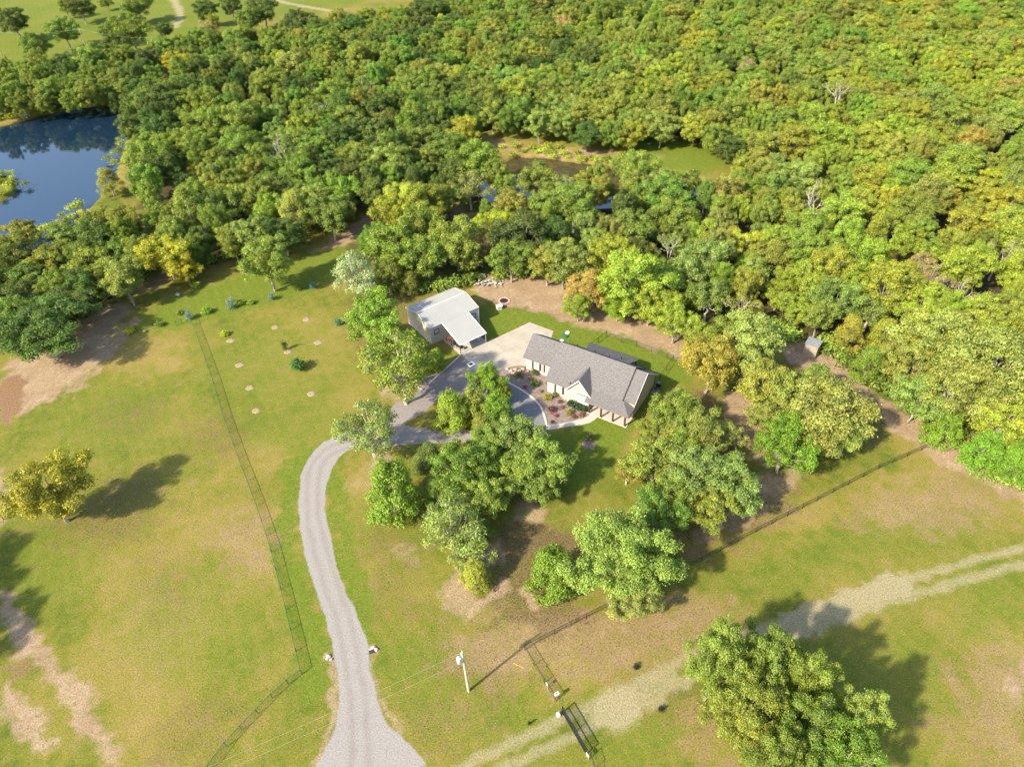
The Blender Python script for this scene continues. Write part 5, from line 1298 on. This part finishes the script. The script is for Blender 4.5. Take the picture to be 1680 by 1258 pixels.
for px, py, wh_ in RINGS:
    dark_ = px == 967; mb = MB(); n = 18; rr = (1.15 if dark_ else .72)
    vs = [(0, 0, .09)]+[(rr*.55*math.cos(6.283*i/n)*(1+.1*rg.normal()), rr*.55*math.sin(6.283*i/n), .10+.02*rg.random()) for i in range(n)]+[(rr*math.cos(6.283*i/n)*(1+.12*rg.normal()), rr*math.sin(6.283*i/n)*(1+.1*rg.normal()), .004) for i in range(n)]
    fs = [(0, 1+i, 1+(i+1) % n) for i in range(n)]+[(1+i, 1+n+i, 1+n+(i+1) % n, 1+(i+1) % n) for i in range(n)]
    mb.add(vs, fs); M.setdefault('ring', mat('ring_soil', (.235, .18, .11), .95, noise=.25, scale=3)); o = mb.build('planting_ring', 'mulch' if dark_ else 'ring'); o.location = G(px, py, .006); tag(o, ('dark mulch' if dark_ else 'bare soil')+' planting ring '+wh_, 'planting ring', 'planting rings in the grass')
# low growth along the wood edge and reeds on the banks: uncountable, one object
def undergrowth(name, strips, dens, tn, label, r0=.7, r1=1.5):
    mesh = SH[0]; nv = len(mesh.vertices); base = np.empty(nv*3, np.float32); mesh.vertices.foreach_get('co', base); base = base.reshape(-1, 3)
    tone = np.empty(nv, np.float32); mesh.attributes['tone'].data.foreach_get('value', tone)
    keep = np.repeat(np.arange(nv//4) % 2 == 0, 4); base = base[keep]; tone = tone[keep]; V = []; T = []
    for pts_, wd in strips:
        w2 = smooth(W(pts_)[:, :2], 2)
        for a, b in zip(w2[:-1], w2[1:]):
            L = np.linalg.norm(b-a)
            for _ in range(max(1, rt.poisson(L*wd*dens))):
                c = a+(b-a)*rt.random()+rt.normal(size=2)*wd*.4; s_ = r0+(r1-r0)*rt.random(); an = rt.random()*6.28; ca_, sa_ = math.cos(an), math.sin(an)
                v = base*[s_*2.0, s_*2.0, s_*1.5]; V.append(np.column_stack([v[:, 0]*ca_-v[:, 1]*sa_+c[0], v[:, 0]*sa_+v[:, 1]*ca_+c[1], v[:, 2]])); T.append(np.clip(tone+rt.normal()*.3, 0, 1.3))
    V = np.concatenate(V); T = np.concatenate(T); n = len(V)//4; idx = np.arange(n)*4
    tri = np.concatenate([np.stack([idx, idx+1, idx+2], 1), np.stack([idx, idx+2, idx+3], 1)])
    me = bpy.data.meshes.new(name); me.vertices.add(len(V)); me.vertices.foreach_set('co', V.astype(np.float32).ravel()); me.loops.add(tri.size); me.loops.foreach_set('vertex_index', tri.astype(np.int32).ravel())
    me.polygons.add(len(tri)); me.polygons.foreach_set('loop_start', (np.arange(len(tri))*3).astype(np.int32)); me.update(calc_edges=True)
    at = me.attributes.new('tone', 'FLOAT', 'POINT'); at.data.foreach_set('value', T.astype(np.float32)); me.materials.append(M['leaf'])
    o = bpy.data.objects.new(name, me); COL.objects.link(o); o['kind'] = 'stuff'; o['tint'] = tint_of(tn, 0); o['label'] = label; return o
undergrowth('undergrowth', [([(60, 560), (140, 500), (230, 450), (330, 440), (420, 410), (500, 385), (560, 380)], 2.5), ([(590, 430), (620, 480), (680, 475), (770, 462), (850, 450)], 2.5), ([(1200, 520), (1300, 560)], 4), ([(1340, 560), (1450, 640), (1530, 700), (1620, 770), (1700, 810)], 3.0), ([(850, 450), (920, 430), (1000, 470)], 3)], .16, 'deep green', 'dark low undergrowth along the edge of the woods')
undergrowth('bank_reeds', [([(0, 200), (60, 186), (125, 173), (190, 168)], 4), ([(206, 200), (212, 240), (200, 270)], 3), ([(840, 252), (900, 250), (960, 262), (1060, 272)], 5), ([(0, 290), (20, 300), (10, 318)], 5), ([(130, 340), (110, 360), (60, 385)], 4)], .14, 'yellow green', 'yellow-green reeds and weeds on the pond banks', .5, 1.1)

# grass tufts and fallen leaves: uncountable, each one object
def ground_scatter(name, n, x0, x1, y0, y1, size, tint, label, want, seed, zup=.5, flat_=False):
    r = np.random.default_rng(seed); P = np.column_stack([x0+(x1-x0)*r.random(n), y0+(y1-y0)*r.random(n)])
    ix = np.clip(np.searchsorted(XS, P[:, 0]), 0, NX-1); iy = np.clip(np.searchsorted(YS, P[:, 1]), 0, NY-1); k = iy*NX+ix
    keep = r.random(n) < want(k, P); P = P[keep]; m = len(P)
    a = r.random(m)*6.283; s_ = size*(.5+r.random(m)); d = np.column_stack([np.cos(a), np.sin(a)])*s_[:, None]; e = np.column_stack([-d[:, 1], d[:, 0]])
    z = s_*zup
    if flat_:
        V = np.stack([np.column_stack([P-d, np.full(m, .012)]), np.column_stack([P-e*.6, .012+z*.3]), np.column_stack([P+d, .015+z]), np.column_stack([P+e*.6, .012+z*.2])], 1).reshape(-1, 3)
    else:
        V = np.stack([np.column_stack([P-d, z]), np.column_stack([P-e*.5, z*.1]), np.column_stack([P+d*.9, z*1.1]), np.column_stack([P+e*.7, z*.6])], 1).reshape(-1, 3)
    idx = np.arange(m)*4; tri = np.concatenate([np.stack([idx, idx+1, idx+2], 1), np.stack([idx, idx+2, idx+3], 1)])
    me = bpy.data.meshes.new(name); me.vertices.add(len(V)); me.vertices.foreach_set('co', V.astype(np.float32).ravel()); me.loops.add(tri.size); me.loops.foreach_set('vertex_index', tri.astype(np.int32).ravel())
    me.polygons.add(len(tri)); me.polygons.foreach_set('loop_start', (np.arange(len(tri))*3).astype(np.int32)); me.update(calc_edges=True)
    at = me.attributes.new('tone', 'FLOAT', 'POINT'); at.data.foreach_set('value', np.repeat(np.clip(.45+r.normal(size=m)*.3, 0, 1.2), 4).astype(np.float32))
    at = me.attributes.new('warm', 'FLOAT', 'POINT'); at.data.foreach_set('value', np.repeat(np.clip(CH['straw'][k[keep]]*.9+r.normal(size=m)*.2-CH['lush'][k[keep]], 0, 1), 4).astype(np.float32))
    me.materials.append(M['leaf']); o = bpy.data.objects.new(name, me); COL.objects.link(o); o['kind'] = 'stuff'; o['tint'] = tint; o['label'] = label
free = lambda k: (CH['drive'][k] < .2)*(CH['gravel'][k] < .1)*(1-.85*CH['dirt'][k])
def off_slabs(P):
    m = np.ones(len(P), bool)
    for w_ in (padw, W(BED)[:, :2], W(WALK)[:, :2], np.array([hl(u, v)[:2] for u, v in ((-21.5, 4), (0.3, -.3), (.3, 13.9), (-21.5, 13.9))]), np.array([sl_(u, v)[:2] for u, v in ((-.2, -5.9), (10.8, -5.9), (10.8, 8.7), (-.2, 8.7))])): m &= ~inside(P, w_)
    return m
ground_scatter('grass_tufts', 80000, -80, 68, 27, 125, .075, [.165, .175, .038], 'tufts of grass standing out of the pasture and lawns', lambda k, P: free(k)*off_slabs(P)*(.25+.75*(vnoise(P, 5, 61) > .45)), 21, .22)
ground_scatter('fallen_leaves', 60000, -40, 68, 27, 125, .085, [.105, .062, .040], 'fallen brown leaves scattered under the yard trees', lambda k, P: off_slabs(P)*np.clip(CH['litter_brown'][k]-.15, 0, 1)*(CH['drive'][k] < .2)*(vnoise(P, 1.8, 62) > .3), 22, .12, True)
